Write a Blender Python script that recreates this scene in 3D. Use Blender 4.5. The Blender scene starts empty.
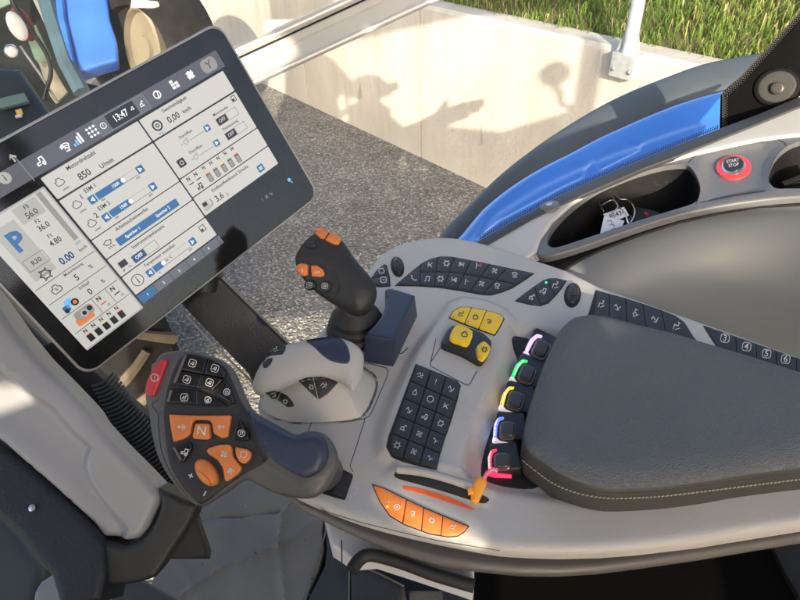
import bpy, math, random
import numpy as np
from mathutils import Vector, Matrix
from mathutils.bvhtree import BVHTree
from mathutils.geometry import delaunay_2d_cdt
random.seed(4); rng = np.random.default_rng(4)
SC = bpy.context.scene; COL = SC.collection
# ---------------------------------------------------------------- camera
FPX = 601.0
CAM = np.array([0, 0, .40])
_t = math.radians(37); _r = math.radians(-2)
_F = np.array([0, math.cos(_t), -math.sin(_t)]); _R0 = np.array([1., 0, 0]); _U0 = np.cross(_R0, _F)
_R = _R0*math.cos(_r) + _U0*math.sin(_r); _U = -_R0*math.sin(_r) + _U0*math.cos(_r)
cd = bpy.data.cameras.new('camera'); co = bpy.data.objects.new('camera', cd); COL.objects.link(co)
m = Matrix(((_R[0], _U[0], -_F[0], CAM[0]), (_R[1], _U[1], -_F[1], CAM[1]), (_R[2], _U[2], -_F[2], CAM[2]), (0, 0, 0, 1)))
co.matrix_world = m
cd.sensor_width = 36; cd.lens = FPX*36/800; cd.clip_start = .02; cd.clip_end = 500
SC.camera = co

def ray(x, y):
    return _R*(x-400)/FPX + _U*(300-y)/FPX + _F
def dep(x, y, d):
    return CAM + ray(x, y)*d
def nrm(v):
    v = np.array(v, float); return v/np.linalg.norm(v)
class Pl:
    def __init__(s, o, n, X=None):
        s.o = np.array(o, float); s.n = nrm(n)
        X = np.array([1., 0, 0]) if X is None else np.array(X, float)
        s.X = nrm(X - s.n*(X@s.n)); s.Y = np.cross(s.n, s.X)
    def at(s, x, y, h=0):
        d = ray(x, y); t = ((s.o + s.n*h - CAM)@s.n)/(d@s.n); return CAM + d*t
    def uv(s, x, y, h=0):
        p = s.at(x, y, h) - s.o; return (p@s.X, p@s.Y)
    def xyz(s, u, v, h=0):
        return s.o + s.X*u + s.Y*v + s.n*h
def ZP(z): return Pl((0, 0, z), (0, 0, 1))

# ---------------------------------------------------------------- materials
MATS = {}
def mat(name, col, rough=.5, metal=0, bump=0, bscale=400, var=0, vscale=20, emis=None, es=1, coat=0, spec=.5, btype='noise', rvar=.0, dirt=0, bdist=.001):
    if name in MATS: return MATS[name]
    m = bpy.data.materials.new(name); m.use_nodes = True; nt = m.node_tree; N = nt.nodes; L = nt.links
    b = N['Principled BSDF']; b.inputs['Roughness'].default_value = rough; b.inputs['Metallic'].default_value = metal
    b.inputs['Specular IOR Level'].default_value = spec; b.inputs['Coat Weight'].default_value = coat
    b.inputs['Base Color'].default_value = (*col, 1)
    tc = N.new('ShaderNodeTexCoord')
    if var or dirt:
        n = N.new('ShaderNodeTexNoise'); n.inputs['Scale'].default_value = vscale; n.inputs['Detail'].default_value = 6
        L.new(tc.outputs['Object'], n.inputs['Vector'])
        r = N.new('ShaderNodeMapRange'); L.new(n.outputs['Fac'], r.inputs[0]); r.inputs[1].default_value = .3; r.inputs[2].default_value = .7
        r.inputs[3].default_value = 1-var; r.inputs[4].default_value = 1+var
        mx = N.new('ShaderNodeMix'); mx.data_type = 'RGBA'; mx.blend_type = 'MULTIPLY'; mx.inputs[0].default_value = 1
        mx.inputs[6].default_value = (*col, 1); L.new(r.outputs[0], mx.inputs[7]); out = mx.outputs[2]
        if dirt:
            n2 = N.new('ShaderNodeTexNoise'); n2.inputs['Scale'].default_value = vscale*9; n2.inputs['Detail'].default_value = 8; n2.inputs['Roughness'].default_value = .7
            L.new(tc.outputs['Object'], n2.inputs['Vector'])
            r2 = N.new('ShaderNodeMapRange'); L.new(n2.outputs['Fac'], r2.inputs[0]); r2.inputs[1].default_value = .62; r2.inputs[2].default_value = .75; r2.inputs[4].default_value = dirt
            m2 = N.new('ShaderNodeMix'); m2.data_type = 'RGBA'; L.new(r2.outputs[0], m2.inputs[0]); L.new(out, m2.inputs[6]); m2.inputs[7].default_value = (.33, .29, .23, 1); out = m2.outputs[2]
        L.new(out, b.inputs['Base Color'])
        if rvar:
            r3 = N.new('ShaderNodeMapRange'); L.new(n.outputs['Fac'], r3.inputs[0]); r3.inputs[1].default_value = .3; r3.inputs[2].default_value = .7
            r3.inputs[3].default_value = max(.02, rough-rvar); r3.inputs[4].default_value = min(1, rough+rvar); L.new(r3.outputs[0], b.inputs['Roughness'])
    if bump:
        if btype == 'voronoi':
            t = N.new('ShaderNodeTexVoronoi'); t.feature = 'DISTANCE_TO_EDGE'; t.inputs['Scale'].default_value = bscale; o = t.outputs['Distance']
        else:
            t = N.new('ShaderNodeTexNoise'); t.inputs['Scale'].default_value = bscale; t.inputs['Detail'].default_value = 3; o = t.outputs['Fac']
        L.new(tc.outputs['Object'], t.inputs['Vector'])
        bp = N.new('ShaderNodeBump'); bp.inputs['Strength'].default_value = bump; bp.inputs['Distance'].default_value = bdist
        L.new(o, bp.inputs['Height']); L.new(bp.outputs[0], b.inputs['Normal'])
    if emis:
        b.inputs['Emission Color'].default_value = (*emis, 1); b.inputs['Emission Strength'].default_value = es
    MATS[name] = m; return m
GREY = mat('light_grey_plastic', (.45, .435, .41), .42, bump=.6, bscale=1100, var=.07, vscale=7, rvar=.10, dirt=.16, bdist=.0004)
GREY2 = mat('mid_grey_plastic', (.13, .12, .11), .4, bump=.3, bscale=1500, var=.06, vscale=5, rvar=.08, dirt=.1, bdist=.0004)
WARMG = mat('ledge_grey_plastic', (.50, .49, .46), .38, bump=.3, bscale=1500, var=.06, vscale=5, rvar=.06, bdist=.0004)
PANEL = mat('side_panel_grey', (.15, .168, .185), .38, bump=.25, bscale=900, var=.1, vscale=3, rvar=.08, dirt=.1, bdist=.0004)
BLACK = mat('black_plastic', (.017, .018, .02), .38, bump=.3, bscale=1500, var=.15, vscale=30, rvar=.1, dirt=.1, bdist=.0004)
SOFTB = mat('soft_black_plastic', (.02, .02, .021), .52, bump=.35, bscale=1800, var=.15, vscale=30, rvar=.08, dirt=.10, bdist=.0004)
KEY = mat('black_key', (.022, .024, .028), .45, bump=.2, bscale=2000, var=.12, vscale=60, rvar=.1, dirt=.12, bdist=.0003)
GLOSSB = mat('gloss_black', (.012, .012, .013), .16, var=.15, vscale=40, rvar=.06, dirt=.05)
DARKP = mat('dark_recess', (.012, .012, .013), .6, bump=.3, bscale=900)
NAVY = mat('navy_plastic', (.024, .034, .066), .36, bump=.3, bscale=1800, var=.08, vscale=20, rvar=.06, bdist=.0004)
TAUPE = mat('lever_grey', (.088, .088, .086), .4, bump=.3, bscale=1600, var=.08, vscale=15, rvar=.07, bdist=.0004)
ORANGE = mat('orange_plastic', (.72, .20, .035), .4, bump=.15, bscale=1500, var=.08, vscale=60, rvar=.05, dirt=.05, bdist=.0003)
ORANGE2 = mat('orange_key', (.66, .20, .045), .42, bump=.12, bscale=1500, var=.12, vscale=45, rvar=.08, dirt=.12, bdist=.0003)
YELLOW = mat('yellow_key', (.80, .53, .02), .42, bump=.15, bscale=1500, var=.06, vscale=60, rvar=.05, dirt=.05, bdist=.0003)
RED = mat('red_plastic', (.5, .03, .04), .32, var=.1, vscale=60)
WHITE = mat('white_print', (.55, .55, .53), .6, var=.25, vscale=180)
GPRINT = mat('grey_print', (.5, .5, .48), .6)
DKPRINT = mat('dark_print', (.03, .03, .03), .6)
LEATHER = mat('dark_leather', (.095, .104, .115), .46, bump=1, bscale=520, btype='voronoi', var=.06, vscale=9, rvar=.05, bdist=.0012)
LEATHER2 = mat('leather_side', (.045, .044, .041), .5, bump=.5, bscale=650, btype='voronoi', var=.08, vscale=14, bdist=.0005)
THREAD = mat('pale_thread', (.38, .36, .27), .8)
METAL = mat('brushed_metal', (.6, .6, .6), .28, 1, var=.1, vscale=80)
CHROME = mat('chrome', (.75, .72, .7), .12, 1)
ALU = mat('cream_aluminium', (.47, .47, .46), .35, .25, bump=.2, bscale=300, var=.06, vscale=8, bdist=.0005)
GALV = mat('galvanised_steel', (.42, .46, .48), .5, .35, bump=.3, bscale=60, var=.15, vscale=25, rvar=.1, dirt=.2)
BLUE = mat('blue_paint', (.055, .26, .88), .2, coat=1, var=.05, vscale=2)
FLAP = mat('grey_rubber', (.085, .105, .12), .5, bump=.3, bscale=300, var=.12, vscale=5, rvar=.1, dirt=.15)
RUBBER = mat('tyre_rubber', (.012, .012, .012), .85, spec=.15, bump=.6, bscale=120, var=.3, vscale=10, dirt=.12)
CREAM = mat('cream_rim', (.17, .15, .105), .5, var=.08, vscale=5, dirt=.2)
STEER = mat('column_grey', (.34, .34, .345), .36, bump=.25, bscale=1200, var=.07, vscale=6, rvar=.06, dirt=.1, bdist=.0004)
NAVYF = mat('dark_navy_vinyl', (.012, .015, .02), .5, bump=.5, bscale=300, var=.15, vscale=12, dirt=.15)
MATF = mat('slate_floor_mat', (.18, .16, .135), .75, bump=.6, bscale=300, var=.25, vscale=7, rvar=.08, dirt=.45, bdist=.0008)
MATB = mat('brown_floor_mat', (.045, .04, .036), .7, bump=.8, bscale=220, var=.2, vscale=14, dirt=.35, bdist=.001)
TAN = mat('tan_leather', (.42, .33, .2), .7, bump=.5, bscale=200, var=.15, vscale=30)
PAPER = mat('tag_paper', (.7, .71, .74), .7, var=.06, vscale=60)

# ---------------------------------------------------------------- objects
def link(o, parent=None):
    COL.objects.link(o)
    if parent is not None: o.parent = parent
    return o
def wloc(o):
    v = Vector((0, 0, 0))
    while o is not None: v += o.location; o = o.parent
    return v
def tag(o, label=None, cat=None, group=None, kind=None):
    if label: o['label'] = label
    if cat: o['category'] = cat
    if group: o['group'] = group
    if kind: o['kind'] = kind
    return o
def thing(name, loc, label, cat, group=None):
    o = bpy.data.objects.new(name, None); o.empty_display_size = .02; o.location = Vector([float(a) for a in loc])
    return tag(link(o), label, cat, group)
class MB:
    def __init__(s): s.v = []; s.f = []; s.m = []
    def add(s, vs, fs, mi=0):
        k = len(s.v); s.v += [tuple(float(a) for a in p) for p in vs]; s.f += [tuple(i+k for i in f) for f in fs]; s.m += [mi]*len(fs); return s
    def tube(s, pts, r, n=8, mi=0, cap=True):
        pts = [Vector([float(a) for a in p]) for p in pts]; k = len(s.v); N = len(pts); up = None
        rs = r if hasattr(r, '__len__') else [r]*N
        for i, p in enumerate(pts):
            t = (pts[min(i+1, N-1)] - pts[max(i-1, 0)]).normalized()
            if up is None: up = t.orthogonal().normalized()
            up = (up - t*up.dot(t)).normalized(); w = t.cross(up)
            for j in range(n):
                a = 2*math.pi*j/n; s.v.append(tuple(p + (up*math.cos(a) + w*math.sin(a))*rs[i]))
        for i in range(N-1):
            for j in range(n):
                a, b = k+i*n+j, k+i*n+(j+1) % n; s.f.append((a, b, b+n, a+n)); s.m.append(mi)
        if cap:
            s.f.append(tuple(k+j for j in range(n))[::-1]); s.m.append(mi); s.f.append(tuple(k+(N-1)*n+j for j in range(n))); s.m.append(mi)
        return s
    def loft(s, rings, mi=0, capb=True, capt=True):
        k = len(s.v); n = len(rings[0])
        for r in rings: s.v += [tuple(float(a) for a in p) for p in r]
        for i in range(len(rings)-1):
            for j in range(n):
                a, b = k+i*n+j, k+i*n+(j+1) % n; s.f.append((a, b, b+n, a+n)); s.m.append(mi)
        if capb: s.f.append(tuple(range(k, k+n))[::-1]); s.m.append(mi)
        if capt: s.f.append(tuple(range(k+(len(rings)-1)*n, k+len(rings)*n))); s.m.append(mi)
        return s
    def lathe(s, c, axis, prof, n=32, mi=0, sx=1, X=None):
        ax = nrm(axis); X = nrm(np.cross(ax, [0.3, .5, .8])) if X is None else nrm(np.array(X, float) - ax*(np.array(X, float)@ax)); Y = np.cross(ax, X)
        c = np.array(c, float)
        return s.loft([[c + ax*h + (X*math.cos(2*math.pi*j/n)*sx + Y*math.sin(2*math.pi*j/n))*max(r, 1e-5) for j in range(n)] for r, h in prof], mi)
    def box(s, c, X, Y, Z, mi=0):   # half vectors
        c, X, Y, Z = [np.array(a, float) for a in (c, X, Y, Z)]
        vs = [c+X*i+Y*j+Z*k for k in (-1, 1) for j in (-1, 1) for i in (-1, 1)]
        return s.add(vs, [(0, 2, 3, 1), (4, 5, 7, 6), (0, 1, 5, 4), (2, 6, 7, 3), (0, 4, 6, 2), (1, 3, 7, 5)], mi)
    def build(s, name, mats, parent=None, smooth=40, bevel=0):
        me = bpy.data.meshes.new(name)
        pts = np.array(s.v); c = Vector([float(a) for a in (pts.min(0)+pts.max(0))/2])
        me.from_pydata([Vector(p)-c for p in s.v], [], s.f)
        if not isinstance(mats, (list, tuple)): mats = [mats]
        for mm in mats: me.materials.append(mm)
        me.polygons.foreach_set('material_index', s.m)
        if smooth:
            me.polygons.foreach_set('use_smooth', [True]*len(me.polygons)); me.set_sharp_from_angle(angle=math.radians(smooth))
        me.update(); o = bpy.data.objects.new(name, me); link(o, parent)
        o.location = c - (wloc(parent) if parent is not None else Vector((0, 0, 0)))
        if bevel:
            b = o.modifiers.new('bevel', 'BEVEL'); b.width = bevel; b.segments = 3; b.limit_method = 'ANGLE'; b.angle_limit = .6; b.harden_normals = False
        return o
def bvh(*obs):
    vs = []; fs = []
    for o in obs:
        k = len(vs); w = wloc(o); vs += [v.co + w for v in o.data.vertices]; fs += [tuple(i+k for i in p.vertices) for p in o.data.polygons]
    return BVHTree.FromPolygons(vs, fs)
def join(a, b): return a

# ---------------------------------------------------------------- polygons
def rnd(poly, r, seg=4):
    """round the corners of a polygon (r: number or list)"""
    out = []; n = len(poly)
    for i in range(n):
        p0, p, p1 = [np.array(poly[(i+k) % n][:2], float) for k in (-1, 0, 1)]
        rr = r[i] if hasattr(r, '__len__') else r
        a = p0-p; b = p1-p; la, lb = np.linalg.norm(a), np.linalg.norm(b)
        q = min(rr, la*.48, lb*.48)
        if q < 1e-9: out.append(tuple(p)); continue
        A = p + a/la*q; B = p + b/lb*q
        for k in range(seg+1):
            t = k/seg; out.append(tuple(A*(1-t)**2 + p*2*t*(1-t) + B*t*t))
    return out
def spl(poly, closed=True, n=5):
    P = [np.array(p, float) for p in poly]; N = len(P); out = []
    for i in range(N if closed else N-1):
        g = lambda k: P[k % N] if closed else P[min(max(k, 0), N-1)]
        a, b, c, d = g(i-1), g(i), g(i+1), g(i+2)
        for k in range(n):
            t = k/n; out.append(tuple(.5*((2*b) + (c-a)*t + (2*a-5*b+4*c-d)*t*t + (3*b-a-3*c+d)*t**3)))
    if not closed: out.append(tuple(P[-1]))
    return out
def area(P):
    P = np.array(P); x, y = P[:, 0], P[:, 1]; return .5*np.sum(x*np.roll(y, -1) - np.roll(x, -1)*y)
def resamp(P, step):
    out = []; n = len(P)
    for i in range(n):
        a = np.array(P[i]); b = np.array(P[(i+1) % n]); L = np.linalg.norm(b-a)
        if L < step*.15 and n > 40 or L < 1e-9: continue
        k = max(1, int(math.ceil(L/step)))
        for j in range(k): out.append(a + (b-a)*j/k)
    return np.array(out) if len(out) > 2 else np.array(P, float)
def pdist(Q, P):
    Q = np.asarray(Q, float); P = np.asarray(P, float); A = P; B = np.roll(P, -1, 0); D = B-A; L2 = np.maximum((D**2).sum(1), 1e-18)
    out = np.empty(len(Q))
    for s in range(0, len(Q), 2000):
        q = Q[s:s+2000, None, :]; t = np.clip(((q-A)*D).sum(2)/L2, 0, 1); out[s:s+2000] = np.sqrt((((A+D*t[..., None])-q)**2).sum(2)).min(1)
    return out
def inside(Q, P):
    Q = np.asarray(Q, float); P = np.asarray(P, float); x, y = Q[:, 0], Q[:, 1]; r = np.zeros(len(Q), bool); n = len(P)
    for i in range(n):
        x0, y0 = P[i]; x1, y1 = P[(i+1) % n]
        if y0 == y1: continue
        c = ((y0 > y) != (y1 > y)) & (x < (x1-x0)*(y-y0)/(y1-y0)+x0); r ^= c
    return r
def inset(P, d):
    P = np.array(P, float)
    if area(P) < 0: P = P[::-1]
    n = len(P); out = []
    for i in range(n):
        a = P[i]-P[i-1]; b = P[(i+1) % n]-P[i]; a /= np.linalg.norm(a)+1e-12; b /= np.linalg.norm(b)+1e-12
        na = np.array([-a[1], a[0]]); nb = np.array([-b[1], b[0]])
        out.append(P[i] + (na+nb)/max((1+na@nb), .35)*d)
    return np.array(out)
def clip(P, a, b):
    """keep the side of line a->b that lies to its left in pixel view (x right, y down: sign<0)"""
    a = np.array(a, float); b = np.array(b, float); f = lambda p: (b[0]-a[0])*(p[1]-a[1]) - (b[1]-a[1])*(p[0]-a[0]); out = []
    for i in range(len(P)):
        p = np.array(P[i], float); q = np.array(P[(i+1) % len(P)], float); fp, fq = f(p), f(q)
        if fp <= 0: out.append(tuple(p))
        if fp*fq < 0: out.append(tuple(p + (q-p)*fp/(fp-fq)))
    return out
def mesh2d(P, step, rings=(), holes=(), extra=()):
    """triangulate polygon P (numpy, resampled) with interior points; returns verts, tris, nB boundary"""
    if area(P) < 0: P = P[::-1]
    lo = P.min(0); hi = P.max(0); pts = []
    xs = np.arange(lo[0], hi[0], step); ys = np.arange(lo[1], hi[1], step*.866)
    G = np.array([(x + (step/2 if j % 2 else 0), y) for j, y in enumerate(ys) for x in xs]) if len(xs) and len(ys) else np.zeros((0, 2))
    rmax = max(rings) if rings else 0
    cand = []
    if len(G):
        G = G[inside(G, P)]
        if len(G):
            d = pdist(G, P); G = G[d > max(rmax + step*.3, step*.45)]; cand.append(G)
    for r in rings:
        Q = inset(P, r); ok = inside(Q, P); Q = Q[ok]
        if len(Q): Q = Q[pdist(Q, P) > r*.93]; cand.append(Q)
    for ex in extra:
        ex = np.array(ex); ok = inside(ex, P); ex = ex[ok]
        if len(ex): cand.append(ex[pdist(ex, P) > step*.3])
    B = list(map(tuple, P)); edges = [(i, (i+1) % len(B)) for i in range(len(B))]; V = B[:]
    for h in holes:
        k = len(V); V += list(map(tuple, h)); edges += [(k+i, k+(i+1) % len(h)) for i in range(len(h))]
    hh = [np.array(h) for h in holes]
    for c in cand:
        if len(c) == 0: continue
        for h in hh:
            c = c[~inside(c, h)] if len(c) else c
            if len(c): c = c[pdist(c, h) > step*.25]
        V += list(map(tuple, c))
    vo, eo, fo, *_ = delaunay_2d_cdt([Vector(v) for v in V], edges, [], 0, 1e-7)
    vo = np.array([tuple(v) for v in vo]); T = [f for f in fo if len(f) >= 3]
    cen = np.array([vo[list(f)].mean(0) for f in T]); ok = inside(cen, P)
    for h in hh: ok &= ~inside(cen, h)
    T = [tuple(f) for f, o in zip(T, ok) if o]
    T = [f if area(vo[list(f)]) > 0 else f[::-1] for f in T]
    used = sorted({i for f in T for i in f}); mp = {u: i for i, u in enumerate(used)}
    vo = vo[used]; T = [tuple(mp[i] for i in f) for f in T]
    ec = {}
    for f in T:
        for i in range(len(f)):
            ec[(f[i], f[(i+1) % len(f)])] = 1
    bd = [e for e in ec if (e[1], e[0]) not in ec]
    return vo, T, bd
def hf(name, px, pl, mt, parent=None, R=.004, H=None, feats=(), depth=.02, step=.006, back='skirt', zf=None, holes=(), cup=0, binset=0, seg=None, smooth=40, build=True, is2d=False, hz=0):
    """solid with a traced outline on a real plane, rounded rim, smooth relief; dome back or skirt"""
    P = [p if is2d else pl.uv(*p[:2], p[2] if len(p) > 2 else hz) for p in px]; P = resamp(P, seg or step*.8)
    if area(P) < 0: P = P[::-1]
    if H is None: H = R
    FP = [(np.array([pl.uv(*q[:2]) for q in f[0]]), f[1], f[2]) for f in feats]
    ext = []
    for fp, h, w in FP:
        q = resamp(fp, step*.6)
        for k in (-.5, -.25, 0, .25, .5): ext.append(inset(q, w*k))
    HL = [resamp([pl.uv(*q[:2]) for q in h], step*.7) for h in holes]
    V, T, bd = mesh2d(P, step, [R*k for k in (.06, .2, .42, .7, 1.0)] if R else [], HL, ext)
    d = pdist(V, P); t = 1-np.clip(d/R, 0, 1) if R else np.zeros(len(V))
    z = -H*(1-np.sqrt(np.maximum(0, 1-t*t)))
    if zf is not None: z = z + zf(V, d)
    for fp, h, w in FP:
        s = pdist(V, fp)*np.where(inside(V, fp), 1, -1); q = np.clip(s/w+.5, 0, 1); z = z + h*q*q*(3-2*q)
    mb = MB(); mb.add([pl.xyz(u, v, a) for (u, v), a in zip(V, z)], T)
    if back == 'skirt':
        for k_, (a, b) in enumerate(bd):
            pa, pb = V[a], V[b]
            cen = P.mean(0)
            qa = pa + (cen-pa)*binset; qb = pb + (cen-pb)*binset
            za, zb = z[a], z[b]
            mb.add([pl.xyz(*pa, za), pl.xyz(*pb, zb), pl.xyz(*qb, -depth), pl.xyz(*qa, -depth)], [(1, 0, 3, 2)])
        Q = V + (P.mean(0)-V)*binset; mb.add([pl.xyz(*q, -depth) for q in Q], [f[::-1] for f in T])
    elif back == 'dome':
        zb = -H - depth*np.sqrt(np.clip(1-(1-np.clip(d/max(R*1.2, 1e-6), 0, 1))**2, 0, 1))
        mb.add([pl.xyz(u, v, a) for (u, v), a in zip(V, zb)], [f[::-1] for f in T])
        for a, b in bd:
            mb.add([pl.xyz(*V[a], z[a]), pl.xyz(*V[b], z[b]), pl.xyz(*V[b], zb[b]), pl.xyz(*V[a], zb[a])], [(1, 0, 3, 2)])
    if not build: return mb
    import bmesh
    o = mb.build(name, mt, parent, smooth)
    bm = bmesh.new(); bm.from_mesh(o.data); bmesh.ops.remove_doubles(bm, verts=bm.verts, dist=1e-6); bm.to_mesh(o.data); bm.free()
    o.data.polygons.foreach_set('use_smooth', [True]*len(o.data.polygons)); o.data.set_sharp_from_angle(angle=math.radians(smooth))
    return o
def caster(tgt, fallback=None):
    def f(x, y):
        d = Vector(ray(x, y)); 
        h, n, i, L = tgt.ray_cast(Vector(CAM), d.normalized()) if tgt else (None, None, None, None)
        if h is None:
            return None, None
        return np.array(h), np.array(n)
    return f
class Surf:
    """places pixel-space outlines on a real surface: mesh hit points with one mean normal"""
    def __init__(s, tgt, px):
        hs = []; ns = []
        if isinstance(tgt, Pl): s.pl = tgt; s.tree = None; s.n = tgt.n; return
        f = caster(tgt)
        for x, y in px:
            h, n = f(x, y)
            if h is not None: hs.append(h); ns.append(n if n@ray(x, y) < 0 else -n)
        s.tree = f; s.n = nrm(np.mean(ns, 0)); s.pl = Pl(np.mean(hs, 0), s.n)
    def at(s, x, y, h=0):
        if s.tree:
            p, n = s.tree(x, y)
            if p is not None and abs((p-s.pl.o)@s.n) < getattr(s, 'tol', .02): return p + s.n*h
        return s.pl.at(x, y) + s.n*h
GL = {
 'ring': [[(math.cos(a)*.8, math.sin(a)*.8) for a in np.linspace(0, 2*math.pi, 13)]],
 'frame': [[(-.8, -.5), (-.5, -.8), (.5, -.8), (.8, -.5), (.8, .5), (.5, .8), (-.5, .8), (-.8, .5), (-.8, -.5)]],
 'plus': [[(-.6, 0), (.6, 0)], [(0, -.6), (0, .6)]], 'minus': [[(-.6, 0), (.6, 0)]],
 'hitch': [[(-.9, .2), (-.3, -.5), (.1, .1), (.8, -.1)], [(-.6, .7), (-.1, .4), (.6, .6)], [(.3, -.7), (.5, -.2)]],
 'wave': [[(-.8, .1), (-.4, -.5), (0, .1), (.4, .5), (.8, -.3)], [(-.3, .7), (.5, .8)]],
 'drop': [[(0, -.8), (.5, .1), (.3, .6), (-.3, .6), (-.5, .1), (0, -.8)]],
 'phone': [[(-.6, -.7), (-.5, .1), (.1, .6), (.7, .5)], [(-.75, -.5), (-.35, -.55)], [(.4, .75), (.45, .35)]],
 'cross': [[(-.6, -.6), (.6, .6)], [(-.6, .6), (.6, -.6)], [(-.7, 0), (-.3, 0)]],
 'note': [[(-.5, .7), (-.4, -.6), (.6, -.7), (.5, .5)], [(-.8, .7), (-.5, .7)], [(.2, .5), (.5, .5)]],
 'gear': [[(.8, 0), (.4, .35), (.5, .75), (0, .5), (-.5, .75), (-.4, .3), (-.8, 0), (-.4, -.3), (-.5, -.75), (0, -.5), (.5, -.75), (.4, -.35), (.8, 0)]],
 'next': [[(-.6, -.5), (.3, 0), (-.6, .5), (-.6, -.5)], [(-.4, -.2), (-.1, 0), (-.4, .2)], [(.6, -.6), (.6, .6)]],
 'prev': [[(.6, -.5), (-.3, 0), (.6, .5), (.6, -.5)], [(.4, -.2), (.1, 0), (.4, .2)], [(-.6, -.6), (-.6, .6)]],
 'valve': [[(-.2, -.8), (-.2, .8)], [(.1, -.2), (.6, -.2)]],
 'fan': [[(0, 0), (-.6, -.5), (0, -.6)], [(0, 0), (.5, -.6), (.6, 0)], [(0, 0), (.6, .5), (0, .6)], [(0, 0), (-.5, .6), (-.6, 0)]],
 'defrost': [[(-.7, -.4), (0, -.7), (.7, -.4), (.4, .1), (-.4, .1), (-.7, -.4)], [(-.4, .4), (-.2, .8)], [(0, .4), (.2, .8)], [(.4, .4), (.6, .8)]],
 'arm': [[(-.8, .6), (-.3, -.3), (.3, .1), (.7, -.5)], [(-.4, .7), (.6, .6)], [(.5, -.7), (.8, -.3)]],
 'crane': [[(-.7, .7), (.7, .7)], [(-.5, .6), (-.5, 0), (.2, 0), (.3, .6)], [(-.2, 0), (.5, -.7), (.8, -.3)]],
 'tractor': [[(-.7, .1), (-.1, .1), (0, -.6), (.6, -.6), (.6, .3)], [(-.7, .1), (-.7, .5), (-.2, .5)], [(.1, .5), (.35, .2), (.6, .5), (.35, .8), (.1, .5)]],
 'arrows': [[(-.8, 0), (.8, 0)], [(-.5, -.3), (-.8, 0), (-.5, .3)], [(.5, -.3), (.8, 0), (.5, .3)], [(0, -.5), (0, .5)]],
 'larr': [[(-.9, 0), (.8, 0)], [(-.5, -.35), (-.9, 0), (-.5, .35)], [(.1, -.6), (.1, .6)], [(.45, -.5), (.45, .5)]],
 'rarr': [[(-.8, 0), (.9, 0)], [(.5, -.35), (.9, 0), (.5, .35)], [(-.1, -.6), (-.1, .6)], [(-.45, -.5), (-.45, .5)]],
 'wiper': [[(-.6, -.6), (.1, .1), (.6, -.1)], [(.1, .1), (-.1, .7)], [(-.7, -.3), (-.3, -.6)]],
 'exclam': [[(0, -.7), (0, .2)], [(0, .5), (0, .7)]],
 'loop': [[(-.7, -.3), (-.2, -.7), (.5, -.5), (.6, .1), (.1, .6), (-.5, .4)], [(-.2, .1), (.3, -.1)]],
 'engine': [[(-.7, -.2), (-.4, -.2), (-.3, -.6), (.3, -.6), (.4, -.2), (.7, -.1), (.7, .4), (.3, .6), (-.5, .6), (-.7, .3), (-.7, -.2)]],
}
def glyph(name, cx, cy, s, ang=0):
    ca, sa = math.cos(math.radians(ang)), math.sin(math.radians(ang))
    return [[(cx+(x*ca-y*sa)*s, cy+(x*sa+y*ca)*s) for x, y in pl] for pl in GL[name]]
def ribbon(pts, w):
    P = [np.array(p, float) for p in pts]; n = len(P); closed = np.linalg.norm(P[0]-P[-1]) < 1e-6 and n > 3
    L = []; 
    for i in range(n):
        a = P[i]-P[i-1] if i > 0 else (P[0]-P[-2] if closed else P[1]-P[0]); b = P[i+1]-P[i] if i < n-1 else (P[1]-P[0] if closed else P[-1]-P[-2])
        a = a/(np.linalg.norm(a)+1e-9); b = b/(np.linalg.norm(b)+1e-9); na = np.array([-a[1], a[0]]); nb = np.array([-b[1], b[0]])
        mm = (na+nb)/max(1+na@nb, .5)*w/2; L.append((P[i]+mm, P[i]-mm))
    return [(L[i][0], L[i][1], L[i+1][1], L[i+1][0]) for i in range(n-1)]
_tc = {}
def textmesh(s, bold=0):
    if (s, bold) in _tc: return _tc[(s, bold)]
    c = bpy.data.curves.new('t', 'FONT'); c.body = s; c.align_x = 'CENTER'; c.align_y = 'CENTER'; c.size = 1; c.offset = bold; c.resolution_u = 2
    o = bpy.data.objects.new('t', c); COL.objects.link(o); dg = bpy.context.evaluated_depsgraph_get(); dg.update()
    me = bpy.data.meshes.new_from_object(o.evaluated_get(dg)); V = [(v.co.x, v.co.y) for v in me.vertices]; F = [tuple(p.vertices) for p in me.polygons]
    bpy.data.objects.remove(o); bpy.data.meshes.remove(me); bpy.data.curves.remove(c)
    _tc[(s, bold)] = (V, F); return V, F
def print_on(mb, S, h, icons, mi=1, w=.9):
    """icons: (glyph, cx, cy, size, angle[, width]) or ('#text', cx, cy, size, angle)"""
    k = 0
    for ic in icons:
        if ic[0][0] == '#':
            V, F = textmesh(ic[0][1:], .012); a = math.radians(ic[4]); ca, sa = math.cos(a), math.sin(a); s = ic[3]
            pts = [S.at(ic[1]+(x*ca+y*sa)*s, ic[2]+(x*sa-y*ca)*s, h+.0003) for x, y in V]; mb.add(pts, [f if 1 else f for f in F], mi)
        else:
            for pl in glyph(ic[0], *ic[1:5]):
                k += 1
                for q in ribbon(pl, ic[5] if len(ic) > 5 else w):
                    mb.add([S.at(x, y, h+.0003+.00003*k) for x, y in q], [(0, 1, 2, 3)], mi)
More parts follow.
